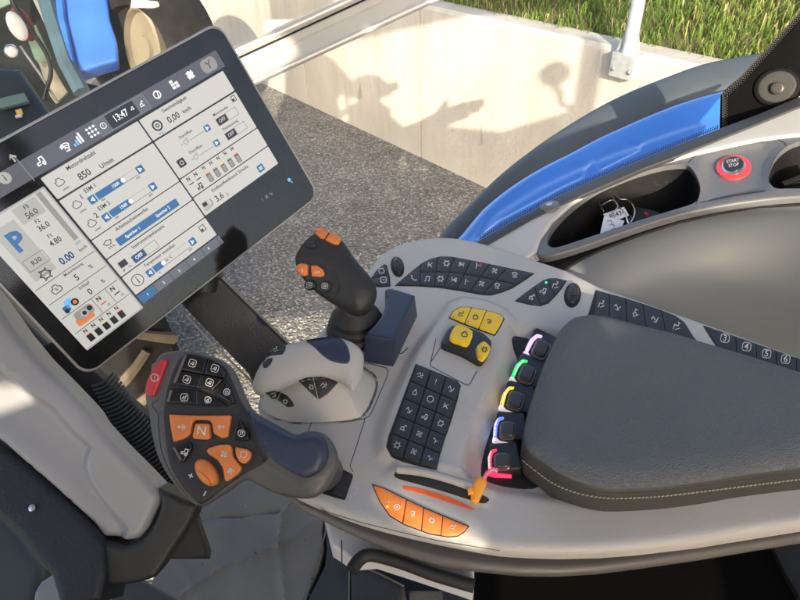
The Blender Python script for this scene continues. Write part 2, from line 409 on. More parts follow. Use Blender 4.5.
def pad(name, px, tgt, mt, parent, h=.0012, bev=.8, icons=(), im=None, gap=0, step=3, sink=.002, dome=0, label=None, w=.9, rr=0, base=0):
    P = rnd(px, rr) if rr else px
    P = resamp(P, step*.6)
    if area(P) < 0: P = P[::-1]
    if gap: P = inset(P, gap); P = resamp(P, step*.6)
    S = Surf(tgt, P[::max(1, len(P)//14)])
    V, T, bd = mesh2d(P, step, [bev*.3, bev] if bev else [])
    d = pdist(V, P); t = 1-np.clip(d/bev, 0, 1) if bev else np.zeros(len(V)); z = h - min(h, .0008)*(1-np.sqrt(np.maximum(0, 1-t*t)))
    if dome:
        D = max(d.max(), 1e-6); z = z + dome*np.sqrt(np.clip(1-(1-d/D)**2, 0, 1))
    mb = MB(); base_ = [S.at(x, y) for x, y in V]
    mb.add([b + S.n*(a+base) for b, a in zip(base_, z)], [f[::-1] for f in T])
    for a, b in bd:
        mb.add([base_[a]+S.n*(z[a]+base), base_[b]+S.n*(z[b]+base), base_[b]-S.n*sink, base_[a]-S.n*sink], [(0, 1, 2, 3)])
    hh = h+base+dome
    print_on(mb, S, hh, icons, 1, w)
    o = mb.build(name, [mt, im or WHITE], parent, 50)
    if label: o['label'] = label
    return o
def ell(cx, cy, rx, ry, ang=0, n=28):
    a = math.radians(ang); ca, sa = math.cos(a), math.sin(a)
    return [(cx + rx*math.cos(t)*ca - ry*math.sin(t)*sa, cy + rx*math.cos(t)*sa + ry*math.sin(t)*ca) for t in np.linspace(0, 2*math.pi, n, endpoint=False)]
def groove(name, px, tgt, parent, w=.7, h=.00015, mt=None):
    mb = MB(); S = Surf(tgt, px)
    P = resamp_open(px, 4)
    for q in ribbon(P, w): mb.add([S.at(x, y, h) for x, y in q], [(0, 1, 2, 3)])
    return mb.build(name, mt or DARKP, parent)
def resamp_open(P, step):
    out = []
    for i in range(len(P)-1):
        a = np.array(P[i], float); b = np.array(P[i+1], float); k = max(1, int(np.linalg.norm(b-a)/step))
        for j in range(k): out.append(a+(b-a)*j/k)
    out.append(np.array(P[-1], float)); return out
SKY, SUN, EXPO = .15, 3.0, 1.4
# ================================================================ armrest console
Z0 = ZP(0)
con = thing('armrest_console', (.15, .35, -.06), 'light grey tractor armrest console with key panels and padded dark cushion', 'control console')
OUT = spl([(268, 470), (262, 440), (262, 412), (285, 375), (308, 344), (330, 318), (350, 296), (366, 272), (376, 258), (390, 247), (410, 240), (440, 236), (470, 239), (500, 247), (540, 260), (570, 270)], False, 4) + \
      [(600, 285), (640, 299), (700, 320), (760, 341), (840, 370), (960, 412), (960, 500), (840, 518), (800, 524), (700, 540), (640, 547), (600, 550), (560, 551)] + \
      spl([(530, 550), (500, 548), (470, 543), (440, 537), (400, 528), (360, 517), (320, 502), (290, 488)], False, 3)
FE = [([(440, 318), (449, 305), (463, 300), (485, 303), (505, 311), (513, 322), (512, 345), (497, 385), (480, 425), (468, 450), (464, 478), (440, 476), (402, 466), (381, 456), (378, 445), (384, 420), (398, 388), (416, 352)], .008, .014),
      ([(512, 330), (540, 330), (590, 340), (590, 500), (500, 487), (470, 476), (476, 450), (490, 420), (503, 390), (514, 362)], -.007, .016),
      ([(392, 472), (400, 464), (440, 471), (480, 482), (492, 492), (486, 503), (440, 490), (412, 484)], .005, .012),
      ([(262, 470), (320, 440), (356, 470), (368, 478), (372, 487), (400, 515), (470, 538), (440, 545), (260, 510)], -.004, .02)]
body = hf('housing', OUT, Z0, GREY, con, R=.007, feats=FE, depth=.011, step=.0055)
LOW = [(300, 380), (340, 330), (400, 262), (470, 252), (600, 300), (800, 370), (960, 420), (960, 517), (840, 533), (800, 539), (740, 549), (700, 555.5), (640, 564), (600, 569), (560, 571.5), (520, 571), (475, 566.5), (440, 561), (420, 556), (390, 546.5), (360, 535), (330, 521), (300, 506), (282, 490), (285, 440)]
side = hf('lower_housing', LOW, ZP(-.022), GREY2, con, R=.005, depth=.014, step=.012, binset=.02)
T = bvh(body)
# seams
def seam(px, w=.7, h=.0002):
    S = Surf(T, px); seams = MB()
    for q in ribbon(resamp_open(px, 3), w): seams.add([S.at(x, y, h) for x, y in q], [(0, 1, 2, 3)])
    seams.build('panel_gap', DARKP, con)
seam([(361, 362), (375, 365), (386, 368), (388.5, 371), (387, 377), (372, 412), (369, 416.5), (364, 419), (312, 419), (266, 413)])
seam([(313, 419), (308, 432)]); seam([(365, 419), (358, 442), (350, 466), (353, 472)])
seam([(436, 339), (430, 365), (434, 368), (467, 385.5), (470, 384), (477, 371)]); seam([(452, 340), (441, 347), (431, 362)])
seam([(362, 351), (402, 353.5), (408, 348)], 1.0)
seam([(300, 504), (360, 522), (400, 532), (440, 541), (500, 550.5)], .6)

# ---- key strips
def strip(name, cells, icons, mt=KEY, im=None, gap=.35, h=.0014, parent=con, tgt=None, rr=1.2, w=.8, dome=0):
    for c, ic in zip(cells, icons):
        if c is None or len(c) < 3: continue
        pad(name, c, tgt or T, mt, parent, h=h, bev=.8, icons=ic, im=im, gap=gap, step=3.5, rr=rr, w=w, dome=dome)
def under(name, px, mt=DARKP, h=.0004, gap=-.6, tgt=None, parent=con): return pad(name, px, tgt or T, mt, parent, h=h, bev=0, gap=gap, step=5)
# main upper strip
S1 = [(396, 285.5), (405, 278), (414, 270.5), (422, 264), (430, 260), (440, 257.3), (452, 257.5), (475, 262), (500, 267), (533, 274), (523, 281), (512, 288), (502, 292), (491, 295), (480, 294.3), (460, 290.5), (440, 287.5), (418, 286)]
under('key_bezel', S1)
LN = [((421, 255), (420, 300)), ((439, 250), (433, 300)), ((457.5, 250), (440, 300)), ((476, 252), (452, 299)), ((495, 258), (463, 302)), ((513, 262), (477, 302)), None]
HZ = [(415, 273), (436, 272.5), (452, 273), (466, 275), (480, 277.5), (497, 281), (527, 288)]
def side_of(P, a, b, left):
    return clip(P, a, b) if left else clip(P, b, a)
def xm(P): return np.array(P)[:, 0].mean() if len(P) else 0
def ym(P): return np.array(P)[:, 1].mean() if len(P) else 0
def cutx(P, ab, keep_right, f=xm):
    U, W = side_of(P, *ab, True), side_of(P, *ab, False)
    if len(U) < 3 or len(W) < 3: return U if len(U) >= 3 else W
    r, l = (U, W) if f(U) > f(W) else (W, U)
    return r if keep_right else l
def cuty(P, ab, keep_low): return cutx(P, ab, keep_low, ym)
cells = [cutx(S1, LN[0], False)]; ics = [[('phone', 414, 279, 4, 0)]]
top_ic = [('cross', 430, 266), ('gear', 446.5, 264.5), ('next', 461.5, 265.5), ('valve', 477, 267), ('fan', 494.5, 272), ('defrost', 514.5, 276)]
bot_ic = [('note', 427.5, 280), ('gear', 440.5, 280), ('prev', 454, 281), ('valve', 466, 283), ('fan', 481.5, 285), ('defrost', 497, 287)]
for k in range(6):
    P = cutx(S1, LN[k], True)
    if LN[k+1]: P = cutx(P, LN[k+1], False)
    for low, ic in ((False, top_ic[k]), (True, bot_ic[k])):
        cells.append(cuty(P, (HZ[k], HZ[k+1]), low)); ics.append([(*ic, 3.6, 8)])
strip('key', cells, ics, rr=.8)
pad('red_mark', ell(480, 266.5, 2, 1.4), T, RED, con, h=.0018, bev=0)
# left small keys
S0 = [(371, 286), (372, 278), (377, 271), (384.5, 265), (386.5, 266), (389.5, 278), (390, 286), (381, 286.8)]
under('key_bezel', S0); a, b = (374, 278.5), (390, 275)
strip('key', [side_of(S0, a, b, True), side_of(S0, a, b, False)], [[('frame', 381.5, 272, 3, -10)], [('frame', 383.5, 281, 3.4, 0), ('minus', 383.5, 281, 2, 0)]])
# knurled wheels
for c, rx, ry, an in (((397.5, 267), 4.8, 8.2, -12), ((572.5, 295.5), 6.6, 10.2, 8)):
    under('wheel_slot', ell(*c, rx+1.2, ry+1.5, an), h=.0005)
    w_ = pad('thumb_wheel', ell(*c, rx, ry, an), T, BLACK, con, h=.001, bev=.8, dome=.006, step=1.4)
    for k in range(-3, 4):
        t = k/4.; a_ = math.radians(an); yy = t*ry; xx = rx*math.sqrt(1-t*t)*.8
        P = [(c[0]+(x*math.cos(a_)-yy*math.sin(a_)), c[1]+(x*math.sin(a_)+yy*math.cos(a_))) for x in (-xx, 0, xx)]
        Tw = bvh(w_); S = Surf(Tw, P); mb = MB(); mb.tube([S.at(x, y, .0001) for x, y in resamp_open(P, 1.2)], .00045, 5); mb.build('rib', SOFTB, w_)
# second strip
S2 = [(516, 301), (524, 294.8), (534, 287.5), (543, 281.5), (549, 279.2), (556, 279), (566, 281.3), (561, 289), (554, 297), (548, 303), (541, 305.6), (530, 304.4)]
under('key_bezel', S2)
c1, c2 = ((533, 283), (541, 308)), ((545, 276), (556, 300))
L1 = cutx(S2, c1, False); R1 = cutx(S2, c1, True); L2 = cutx(R1, c2, False); R2 = cutx(R1, c2, True)
strip('key', [L1, L2, R2], [[('crane', 531.5, 298, 3.6, 15)], [('tractor', 543, 292, 4.2, 15)], [('arm', 555, 286, 4.4, -10)]], gap=.15, rr=.5)
LEDG = mat('green_led', (.02, .5, .1), .4, emis=(.05, .9, .25), es=1.2)
pad('indicator_lamp', ell(546, 283.6, 1, .8), T, LEDG, con, h=.002, bev=0)
# third strip (beside the cushion)
S3 = [(588, 317), (596, 291), (610, 295), (625, 299), (642, 304.5), (660, 310.5), (675, 316.5), (684, 323), (694, 339), (705, 350), (650, 345), (600, 330)]
under('key_bezel', S3)
cut = [((597.5, 285), (592, 330)), ((609.5, 285), (609, 340)), ((625, 290), (628, 345)), ((641.5, 298), (649, 350)), ((660, 305), (670, 355)), None]
cs = []
for k in range(5):
    P = cutx(S3, cut[k], True)
    if cut[k+1]: P = cutx(P, cut[k+1], False)
    cs.append(P)
strip('key', cs, [[('arm', 601, 305, 4.4, -15)], [('wave', 617, 308, 4, 15)], [('crane', 634.5, 314, 4.2, -20)], [('wave', 654.5, 320, 4.4, 0)], [('arm', 676, 327, 5, -10)]], gap=.3, rr=.6)
# numbered strip
S4 = [(704, 326.6), (720, 332), (750, 342.5), (790, 356.5), (815, 365), (812, 380), (790, 372), (719, 350)]
under('key_bezel', S4)
cut = [None, ((735, 330), (737, 365)), ((755, 335), (757, 370)), ((775, 340), (777, 378)), ((795, 350), (797, 385)), None]
for k, (n, cx, cy) in enumerate((('3', 724.5, 339.5), ('4', 746, 348), ('5', 766, 355), ('6', 785, 360.5), ('7', 805, 367))):
    P = S4
    if cut[k]: P = cutx(P, cut[k], True)
    if cut[k+1]: P = cutx(P, cut[k+1], False)
    pad('key', P, T, KEY, con, h=.0014, gap=.2, rr=.5, icons=[('#'+n, cx, cy, 9, 8), ('frame', cx, cy, 5.2, 8, .7)] if n != '7' else ())

# ---- fifteen key grid
Gq = [(416, 364.5), (461, 385), (436, 472), (386.5, 452)]
GO = [(416, 364.5), (438, 373.5), (457, 381.5), (460.5, 386), (457, 401), (450, 424), (441, 450), (436.5, 470), (420, 466.5), (402, 461.5), (391, 456), (386.6, 447), (389, 436), (397, 415), (407, 388)]
under('key_bezel', GO, h=.0006, gap=-.3)
gi = ['hitch', 'exclam', 'wave', 'drop', 'ring', 'cross', 'wave', 'tractor', 'gear', 'crane', 'fan', 'wiper', 'gear', 'fan', 'wiper']
def bil(u, v):
    a, b, c, d = [np.array(q, float) for q in Gq]; return a*(1-u)*(1-v) + b*u*(1-v) + c*u*v + d*(1-u)*v
GOa = np.array(rnd(GO, 1.5))
for j in range(5):
    for i in range(3):
        P = [tuple(bil(u, v)) for u, v in ((i/3, j/5), ((i+1)/3, j/5), ((i+1)/3, (j+1)/5), (i/3, (j+1)/5))]
        if (i, j) == (0, 4): P = [P[0], P[1], P[2], (396, 459), (388.5, 453)]
        if (i, j) == (2, 4): P = [P[0], P[1], (436.5, 470), P[3]]
        if (i, j) == (2, 0): P = [P[0], (457, 382), (460.5, 387), P[2], P[3]]
        c = bil((i+.5)/3, (j+.5)/5)
        pad('key', P, T, KEY, con, h=.0020, gap=.45, rr=.9, icons=[(gi[j*3+i], c[0], c[1], 3.9, 20)], w=.75)
# faint key legends on the basin
mb = MB(); S = Surf(T, [(462, 400), (470, 400), (465, 410)])
print_on(mb, S, 0, [('frame', 462, 399, 2.5, 20, .5), ('cross', 461, 406, 2.5, 20, .5), ('frame', 469, 404, 2.2, 20, .5)], 0)
for q in ribbon([(458, 405), (464, 414), (467, 419)], .5): mb.add([S.at(x, y, .0004) for x, y in q], [(0, 1, 2, 3)])
mb.build('printed_mark', GPRINT, con)

# ---- yellow keys
Y1 = [(449.5, 318), (453, 312), (461, 307.6), (470, 308), (486, 311), (500, 315), (504, 319), (499.5, 328), (494.5, 335.5), (478, 329.5), (462, 323.5)]
under('key_bezel', Y1, h=.0004)
ya = cutx(Y1, ((475, 300), (462, 330)), False); yb = cutx(cutx(Y1, ((475, 300), (462, 330)), True), ((489, 305), (475, 338)), False); yc = cutx(Y1, ((489, 305), (475, 338)), True)
strip('yellow_key', [ya, yb, yc], [[('arm', 461, 315, 3.6, 0), ('#.', 453.5, 316, 8, 0)], [('engine', 475.5, 318.5, 3.4, 10), ('#.', 468, 321, 8, 0)], [('loop', 489, 323, 3.4, 0)]], mt=YELLOW, im=DKPRINT, h=.0018)
RK = [(441, 347), (443, 341), (449, 331.5), (456, 329), (478, 334), (489, 342), (491, 348), (487, 358), (482, 365.5), (477, 366), (462, 357.5), (444, 350.5)]
rk = pad('rocker_base', spl(RK, True, 3), T, BLACK, con, h=.005, bev=2.0, step=3, dome=.001)
Tr = bvh(rk)
pad('yellow_key', spl([(449.5, 341), (452, 333), (457, 327.2), (464, 329), (472.5, 334), (471, 341), (467, 347.2), (458, 345)], True, 2), Tr, YELLOW, con, h=.004, bev=1.0, icons=[('engine', 464.5, 337.5, 4, 10)], im=DKPRINT)
pad('yellow_key', spl([(475.5, 350), (478, 345.5), (483, 343.3), (488.7, 349), (488, 354), (483, 362), (477.5, 359.5)], True, 2), Tr, YELLOW, con, h=.004, bev=1.4, icons=[('gear', 482, 352.5, 3.4, 10)], im=DKPRINT, dome=.001)

# ---- slot, orange bar, orange keys
pad('slider_slot', spl([(395.5, 477.5), (398.5, 471.5), (420, 475), (440, 479.5), (462, 487), (478, 493), (489, 499), (484, 503.5), (470, 500), (440, 490.5), (415, 483.5)], True, 3), T, DARKP, con, h=.0005, bev=0, step=3)
lipP = [(398, 470), (420, 472.5), (440, 477), (462, 484), (478, 490)]
mb = MB(); S = Surf(T, lipP); mb.tube([S.at(x, y, .0005) for x, y in resamp_open(spl(lipP, False, 4), 2)], .0032, 10); mb.build('slot_lip', GREY, con)
ORB = mat('orange_strip', (.85, .13, .03), .5)
pad('orange_bar', spl([(403, 486.8), (408, 486.8), (425, 490.3), (445, 496), (462, 503), (474, 510.3), (455, 504.5), (435, 498), (415, 492), (404, 489.6)], True, 3), T, ORB, con, h=.0006, bev=0, step=2)
O1 = [(372.5, 485), (384, 488.5), (406, 499.5), (423, 507.5), (443, 516), (468.5, 526.5), (464, 532), (458, 536), (448, 537), (430, 534), (404, 524.5), (390, 516), (380, 502)]
under('key_bezel', O1, h=.0004)
oc = [((408, 490), (401, 535)), ((425, 495), (420, 545)), ((444, 505), (440, 545))]
k1 = cutx(O1, oc[0], False); k2 = cutx(cutx(O1, oc[0], True), oc[1], False); k3 = cutx(cutx(O1, oc[1], True), oc[2], False); k4 = cutx(O1, oc[2], True)
strip('orange_key', [k1, k2, k3, k4], [[('ring', 397.5, 508, 3.4, 0), ('#:', 388.5, 503, 9, 90), ('plus', 397.5, 508, 1.6, 0)], [('loop', 413, 514, 3.2, 0), ('minus', 413, 517, 3, 0)], [('gear', 432, 521, 3.4, 10)], [('arm', 453, 527, 3.6, 10)]], mt=ORANGE2, h=.0016)
pad('indicator_lamp', ell(388, 507.5, 1, 1), T, mat('yellow_led', (.6, .6, .05), .4, emis=(.9, .8, .1), es=1.0), con, h=.002, bev=0)
pad('pocket', [(336.5, 466.5), (353.5, 475), (345, 500.5), (321.5, 493.5)], T, DARKP, con, h=.0005, bev=0, rr=2)
pad('pocket_mat', [(337.5, 469.5), (351.5, 476.5), (344.5, 498), (333, 494)], T, mat('pocket_felt', (.03, .03, .035), .95, bump=1, bscale=500), con, h=.0011, bev=.8, rr=1)
mb = MB(); S = Surf(T, [(356, 487), (352, 500), (350, 490)])
for ix, iy in ((356, 483), (353.5, 488), (357, 489), (355, 494), (351.5, 498)): print_on(mb, S, 0, [('plus', ix, iy, 1.6, 20, .7)], 0)
for q in ribbon([(350, 504), (351.5, 496)], 1.6): mb.add([S.at(x, y, .0004) for x, y in q], [(0, 1, 2, 3)])
mb.build('printed_mark', WHITE, con)

# ---- paddle switches
REC = spl([(512.5, 337), (525, 338), (545, 344), (562, 352), (575, 372), (550, 420), (545, 455), (545, 478), (533, 489), (505, 487), (484, 480), (481, 470), (484, 452), (493, 425), (505, 398), (515, 374), (518, 362), (513.5, 350)], True, 3)
pad('paddle_recess', REC, T, DARKP, con, h=.0006, bev=.8, step=5)
PC = [((539.5, 349.5), 30, (.80, .55, .95), 'violet'), ((525.5, 374.5), 27, (.02, .75, .18), 'green'), ((513.8, 401), 18, (.95, .62, .03), 'yellow'), ((506, 431), 8, (.16, .25, .95), 'blue'), ((500.5, 462.5), 1, (.95, .04, .12), 'red')]
for (cx, cy), an, col, nm in PC:
    a_ = math.radians(an); s = .95
    q = lambda x, y: (cx+(x*math.cos(a_)-y*math.sin(a_))*s, cy+(x*math.sin(a_)+y*math.cos(a_))*s)
    pdl = pad('paddle_switch', rnd([q(-13, -12), q(16, -14), q(22, 14), q(-12, 15)], 4), T, BLACK, con, h=.010, bev=1.5, step=3, sink=.0, label='paddle switch with %s lit edge' % nm)
    TB = bvh(pdl)
    pad('cap', [q(-6, -8), q(8.5, -9), q(9.5, 7), q(-5, 8)], TB, mat('cap_plastic', (.05, .048, .047), .3, var=.1, vscale=40), pdl, h=.0035, bev=2.2, rr=4.5, step=2, base=.001)
    pad('cap_rim', [q(-7.5, -9.5), q(10, -10.5), q(11, 8.5), q(-6.5, 9.5)], TB, mat('cap_rim_metal', (.25, .22, .2), .3, .7), pdl, h=.0012, bev=1, rr=5, step=2)
    EM = mat(nm+'_light', tuple(c*.8 for c in col), .4, emis=col, es=.42 if nm != 'violet' else .4)
    EW = mat('pale_light_bar', (.8, .75, .78), .25, emis=(1, .8, .85), es=.2)
    pad('light_edge', [q(-12.5, 9), q(-13.5, -4), q(-10, -12), q(-4, -13.5), q(-4, -11.5), q(-8, -9.5), q(-9.5, -3), q(-8.8, 10)], TB, EM, pdl, h=.0022, bev=.8, rr=1.5, step=2)
    pad('light_core', [q(-11.3, 7), q(-11.8, -4), q(-9, -11), q(-8, -10.5), q(-10.5, -3), q(-10.2, 8)], TB, EW, pdl, h=.0030, bev=.3, rr=.5, step=2)
    pad('lip', [q(-13, 8.5), q(-9, 8.5), q(-5, 11), q(12, 12.5), q(12, 14.5), q(-6, 14), q(-12.5, 12.5)], TB, EM if nm == 'violet' else (EW if nm in ('green', 'yellow', 'blue') else EM), pdl, h=.0024, bev=.7, rr=1, step=2)

# ---- cushion
CU = [(x, y, -.012) for x, y in spl([(588, 317.5), (604, 319.5), (622, 324), (645, 330), (670, 336), (700, 345), (740, 357), (800, 376), (880, 402), (980, 430)], False, 3)] + \
     [(x, y, -.034 if y > 484 else -.034+.022*min(1, (484-y)/50)) for x, y in spl([(980, 478), (880, 481), (800, 489.5), (740, 497), (700, 504), (660, 509), (620, 511.5), (596, 510.5), (573, 504.5), (553, 495), (537, 483), (526, 469), (522, 452), (524, 428), (531, 401), (541, 372), (552, 346), (561, 330), (572, 320.5)], False, 3)]
cush = hf('armrest_cushion', CU, ZP(.034), LEATHER, con, R=.022, H=.012, depth=.036, step=.006)
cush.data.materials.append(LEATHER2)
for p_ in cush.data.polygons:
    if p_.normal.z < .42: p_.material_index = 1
tag(cush, 'dark slate leather armrest cushion with pale stitched seam')
TCU = bvh(cush)
def on(px, tgt=TCU): return Surf(tgt, px)
SE = spl([(522.5, 460), (536, 471), (553, 483), (573, 491.5), (596, 496.5), (620, 498), (660, 496), (700, 491.5), (740, 486.5), (800, 479), (860, 474)], False, 4)
S = on(SE); S.tol = .3; mb = MB(); pts = resamp_open(SE, 1.3); k = 0
def sag(P): return [S.at(x, y, .0004) for x, y in P]
i = 0
while i+3 < len(pts):
    mb.tube(sag([pts[i]+[0, .35], pts[i+1], pts[i+2]+[0, -.35]]), .0005, 5); i += 3
mb.build('stitching', THREAD, cush)
mb = MB(); P2 = [(x, y-4.2) for x, y in SE]; mb.tube([S.at(x, y, .0) for x, y in resamp_open(P2, 2)], .0007, 6); mb.build('piping', LEATHER2, cush)
# underside shell and handle
WLO = [(328, 520), (336, 545), (352, 566), (380, 575), (430, 592), (478, 600), (476, 560), (420, 550), (360, 530)]
hf('lower_shell', [(322, 508), (331, 545), (342, 552), (352, 559), (376, 557), (420, 571), (474, 589), (475, 548), (420, 525)], ZP(-.052), mat('pale_shell', (.55, .56, .58), .45, var=.05, vscale=8, dirt=.15), con, R=.003, depth=.018, step=.012)
seamb = MB(); Sx = ZP(-.0515)
seamb.add([Sx.at(x, y) for x, y in ((341, 540), (342.2, 540), (342.5, 563), (341.3, 563))], [(0, 1, 2, 3)]); seamb.build('panel_gap', DARKP, con)
mb = MB(); Hp = ZP(-.045)
mb.tube([Hp.at(x, y) for x, y in spl([(352, 570), (359, 560), (371, 555), (400, 562), (436, 575), (474, 586)], False, 5)], .0052, 12); mb.build('pull_handle', SOFTB, con)

# ================================================================ slider knob
kn = thing('slider_knob', Z0.at(478, 498), 'orange teardrop lever knob in the curved slot below the red lit switch', 'lever knob')
D_ = Pl(Z0.at(478, 488)+np.array([0, 0, .012]), nrm(CAM-Z0.at(478, 488))+np.array([.3, 0, .6]))
hf('knob', spl([(477.5, 477.5), (482, 475.5), (487, 477.5), (487.5, 484), (484.5, 491), (481, 499), (478.5, 503), (475, 503), (471.5, 499.5), (472, 490), (474, 482)], True, 3), D_, mat('amber_knob', (.9, .36, .03), .3), kn, R=.0045, H=.003, depth=.004, back='dome', step=.0012)
mb = MB(); mb.tube([D_.at(484, 479, 0), D_.at(487, 473, .004), D_.at(493, 469, .006), D_.at(497, 471, .005)], .0016, 8); mb.build('stem', mat('pink_stem', (.8, .2, .3), .3), kn)
mb = MB(); mb.tube([D_.at(473, 491, -.002), D_.at(468, 491.5, -.003)], .003, 8); mb.build('stub', MATS['amber_knob'], kn)

# ================================================================ joystick
js = thing('control_joystick', Z0.at(357, 330), 'black joystick with four small orange buttons on a round black gaiter', 'joystick')
base = Z0.at(357, 331)
mb = MB(); mb.lathe(base, (0, 0, 1), [(.031, -.002), (.0315, .004), (.030, .007), (.0285, .008), (.0285, .013), (.027, .015), (.0255, .016), (.025, .021), (.019, .028), (.012, .034), (.010, .038)], 40)
mb.build('gaiter', SOFTB, js, 30)
hc = dep(335, 275, .565); JN = nrm(nrm(CAM-hc)*.8 + np.array([-.25, 0, .35]))
JP = Pl(hc, JN)
JO = [(315, 228), (322, 227.6), (331, 230), (341, 239), (352, 255), (363, 268), (370.5, 278), (374, 288), (372.5, 297), (368, 306), (360, 312.5), (350, 313), (338, 306.5), (325, 298.5), (312, 289), (301, 278), (293.5, 267), (291, 257), (294, 248), (303, 236)]
jh = hf('grip', spl(JO, True, 3), JP, SOFTB, js, R=.020, H=.013, depth=.018, back='dome', step=.003,
        feats=[([(301, 262), (310, 259), (322, 262), (334, 272), (340, 285), (336, 294), (320, 288), (306, 278)], -.0018, .004)])
mb = MB(); a = JP.at(355, 305, -.022); b = base+np.array([0, 0, .034]); mb.tube([a, (a+b)/2, b], [.0125, .010, .0095], 16); mb.build('neck', SOFTB, js)
TJ = bvh(jh)
for P, ic in (([(314, 233.5), (317.5, 229.5), (323, 228.6), (329.5, 232.5), (325, 239.6), (321, 239.3)], ()), ([(325, 240.5), (330.5, 233), (336, 235), (341.3, 240), (339, 245.5), (334, 245)], ()),
              ([(296.5, 270), (298, 264.5), (303, 263), (309, 264.5), (308.5, 276), (303, 276.3), (298.5, 274)], [('larr', 303, 270.5, 3, 0)]), ([(311.5, 265.5), (318, 265.5), (324, 270), (325.5, 275), (321.5, 277.5), (312.5, 277)], [('rarr', 318, 272.5, 3, 0)])):
    pad('orange_button', P, TJ, ORANGE2, js, h=.0026, bev=1.3, icons=ic, rr=1.6, step=1.6, gap=.2, w=.6)
for c in ((311, 285), (326, 286.3)):
    b = pad('round_button', ell(*c, 5.6, 5.4), TJ, BLACK, js, h=.0026, bev=1.2, icons=[('frame', *c, 3.4, 5), ('gear', *c, 1.6, 5)], step=2, w=.55)
pad('thumb_switch', ell(311, 245.3, 5.6, 3.2, 10), TJ, BLACK, js, h=.002, bev=1.4, dome=.001, step=1.6)

# navy block
nb = thing('wrist_rest', Z0.at(395, 340), 'small navy blue wedge shaped rest beside the black joystick gaiter', 'wrist rest')
NBt = ZP(.030)
top = [(384.5, 289.5), (387, 288.3), (391, 287.6), (415, 294.6), (404, 316), (392.5, 340), (364.5, 336), (367, 331), (374, 325), (381, 316), (385, 306), (387, 298)]
hf('block', rnd(top, .8, 3), NBt, NAVY, nb, R=.0025, depth=.030, step=.006, binset=-.10)

# ================================================================ palm lever (light grey)
pr = thing('palm_lever', Z0.at(315, 390), 'light grey mouse shaped palm lever with a navy patch on its top', 'control lever')
bodyP = spl([(259, 404), (258, 392), (272, 372), (300, 355), (340, 350), (368, 362), (377, 372), (375, 388), (364, 408), (350, 414), (310, 417), (280, 414)], True, 4)
pb = hf('lower_body', bodyP, ZP(.010), GREY, pr, R=.030, H=.018, depth=.010, step=.005, hz=0,
        zf=lambda V, d: .018*np.clip(d/.03, 0, 1)**1.2)
UP = Pl(dep(305, 363, .515), nrm(np.array([-.12, -.35, 1.0])))
upP = spl([(249, 384), (252, 371), (261, 356), (274, 345.5), (286, 339.5), (304, 336.3), (322, 333.8), (340, 333.8), (354, 339.5), (361, 349), (361, 364), (356.5, 379), (351.5, 386), (346.5, 384), (338, 376.5), (322, 373.5), (304, 375), (285, 381.5), (268, 389), (256, 391)], True, 4)
pu = hf('upper_shell', upP, UP, GREY, pr, R=.017, H=.010, depth=.008, back='dome', step=.0035)
TU = bvh(pu); TL_ = bvh(pb, pu)
pad('navy_patch', spl([(306, 341), (314, 339), (326, 337.5), (339, 338.2), (346, 344), (349.8, 354), (349, 362.5), (342, 363.5), (330, 360.5), (321, 354), (314, 347)], True, 3), TU, NAVY, pr, h=.0012, bev=1.2, step=2.5)
for P, ic in (([(266.5, 356), (270, 350.5), (276.5, 347.3), (286, 345.3), (285, 351), (282.5, 354.5)], [('arm', 276, 350, 3, -25)]), ([(262.5, 364), (265, 359.5), (273, 358.2), (271, 364), (267, 368), (263.5, 368)], [('minus', 266.5, 361, 2.2, -40)])):
    pad('key', P, TU, KEY, pr, h=.001, bev=.8, icons=ic, rr=.8, step=1.8, w=.6)
for P, ic in (([(298, 380.5), (306, 377.5), (312.5, 376.8), (318, 399.5), (310, 392)], [('gear', 311.5, 386.5, 3, 0)]), ([(313.2, 376.8), (322, 376.5), (331, 378.5), (338.5, 382.5), (328, 394), (318.8, 399.8)], [('hitch', 324.5, 384.5, 4, 0)]),
              ([(265.5, 392.5), (274, 390.5), (281, 392), (277, 399), (272, 399)], [('loop', 274.5, 395, 2.8, 15)]), ([(281.6, 392.2), (288, 396), (293, 402), (294.5, 406.5), (288, 407.5), (277.8, 400)], [('gear', 286, 401.5, 2.8, 20)])):
    pad('key', P, TL_, KEY, pr, h=.0012, bev=.8, icons=ic, rr=.8, step=1.8, w=.65, gap=.15)

# ================================================================ orange and black multifunction lever
ml = thing('multifunction_lever', Z0.at(290, 470), 'large grey lever head with orange and black keys and a navy grip', 'control lever')
LP = Pl(dep(220, 425, .455), nrm(np.array([-.10, -.62, .85])), (1, .1, 0))
LO = spl([(160, 352), (175, 349), (190, 350), (213, 356), (227, 364), (236, 380), (243, 397), (250, 409), (262, 417), (280, 427), (294, 434), (304, 431), (318, 431.5), (328, 438), (335, 452), (335, 468), (328, 484), (318, 495), (305, 499), (285, 497), (265, 490), (248, 481), (238, 482), (226, 491), (210, 501), (198, 507), (184, 499), (167, 479), (155, 457), (149, 435), (146, 413), (142.5, 398), (145.5, 379), (151.5, 362)], True, 3)
lh = hf('lever_body', LO, LP, TAUPE, ml, R=.010, H=.006, depth=.018, back='dome', step=.004,
        feats=[([(250, 412), (262, 419), (283, 430), (297, 437), (306, 434), (320, 435), (328, 446), (328, 460), (320, 473), (304, 480), (288, 474), (268, 461), (258, 445)], .006, .008)])
TH = bvh(lh)
FACE = spl([(182, 357), (192, 353.5), (213, 359), (224, 366), (232, 380), (240, 399), (247, 411), (254, 425), (262, 441), (268, 459), (246, 473), (226, 487), (206, 502), (199, 503), (186, 491), (172, 470), (167, 448), (165, 428), (164, 412), (168, 388), (176, 366)], True, 3)
fc = pad('face_panel', FACE, TH, SOFTB, ml, h=.0012, bev=1.8, step=4)
TF = bvh(fc, lh)
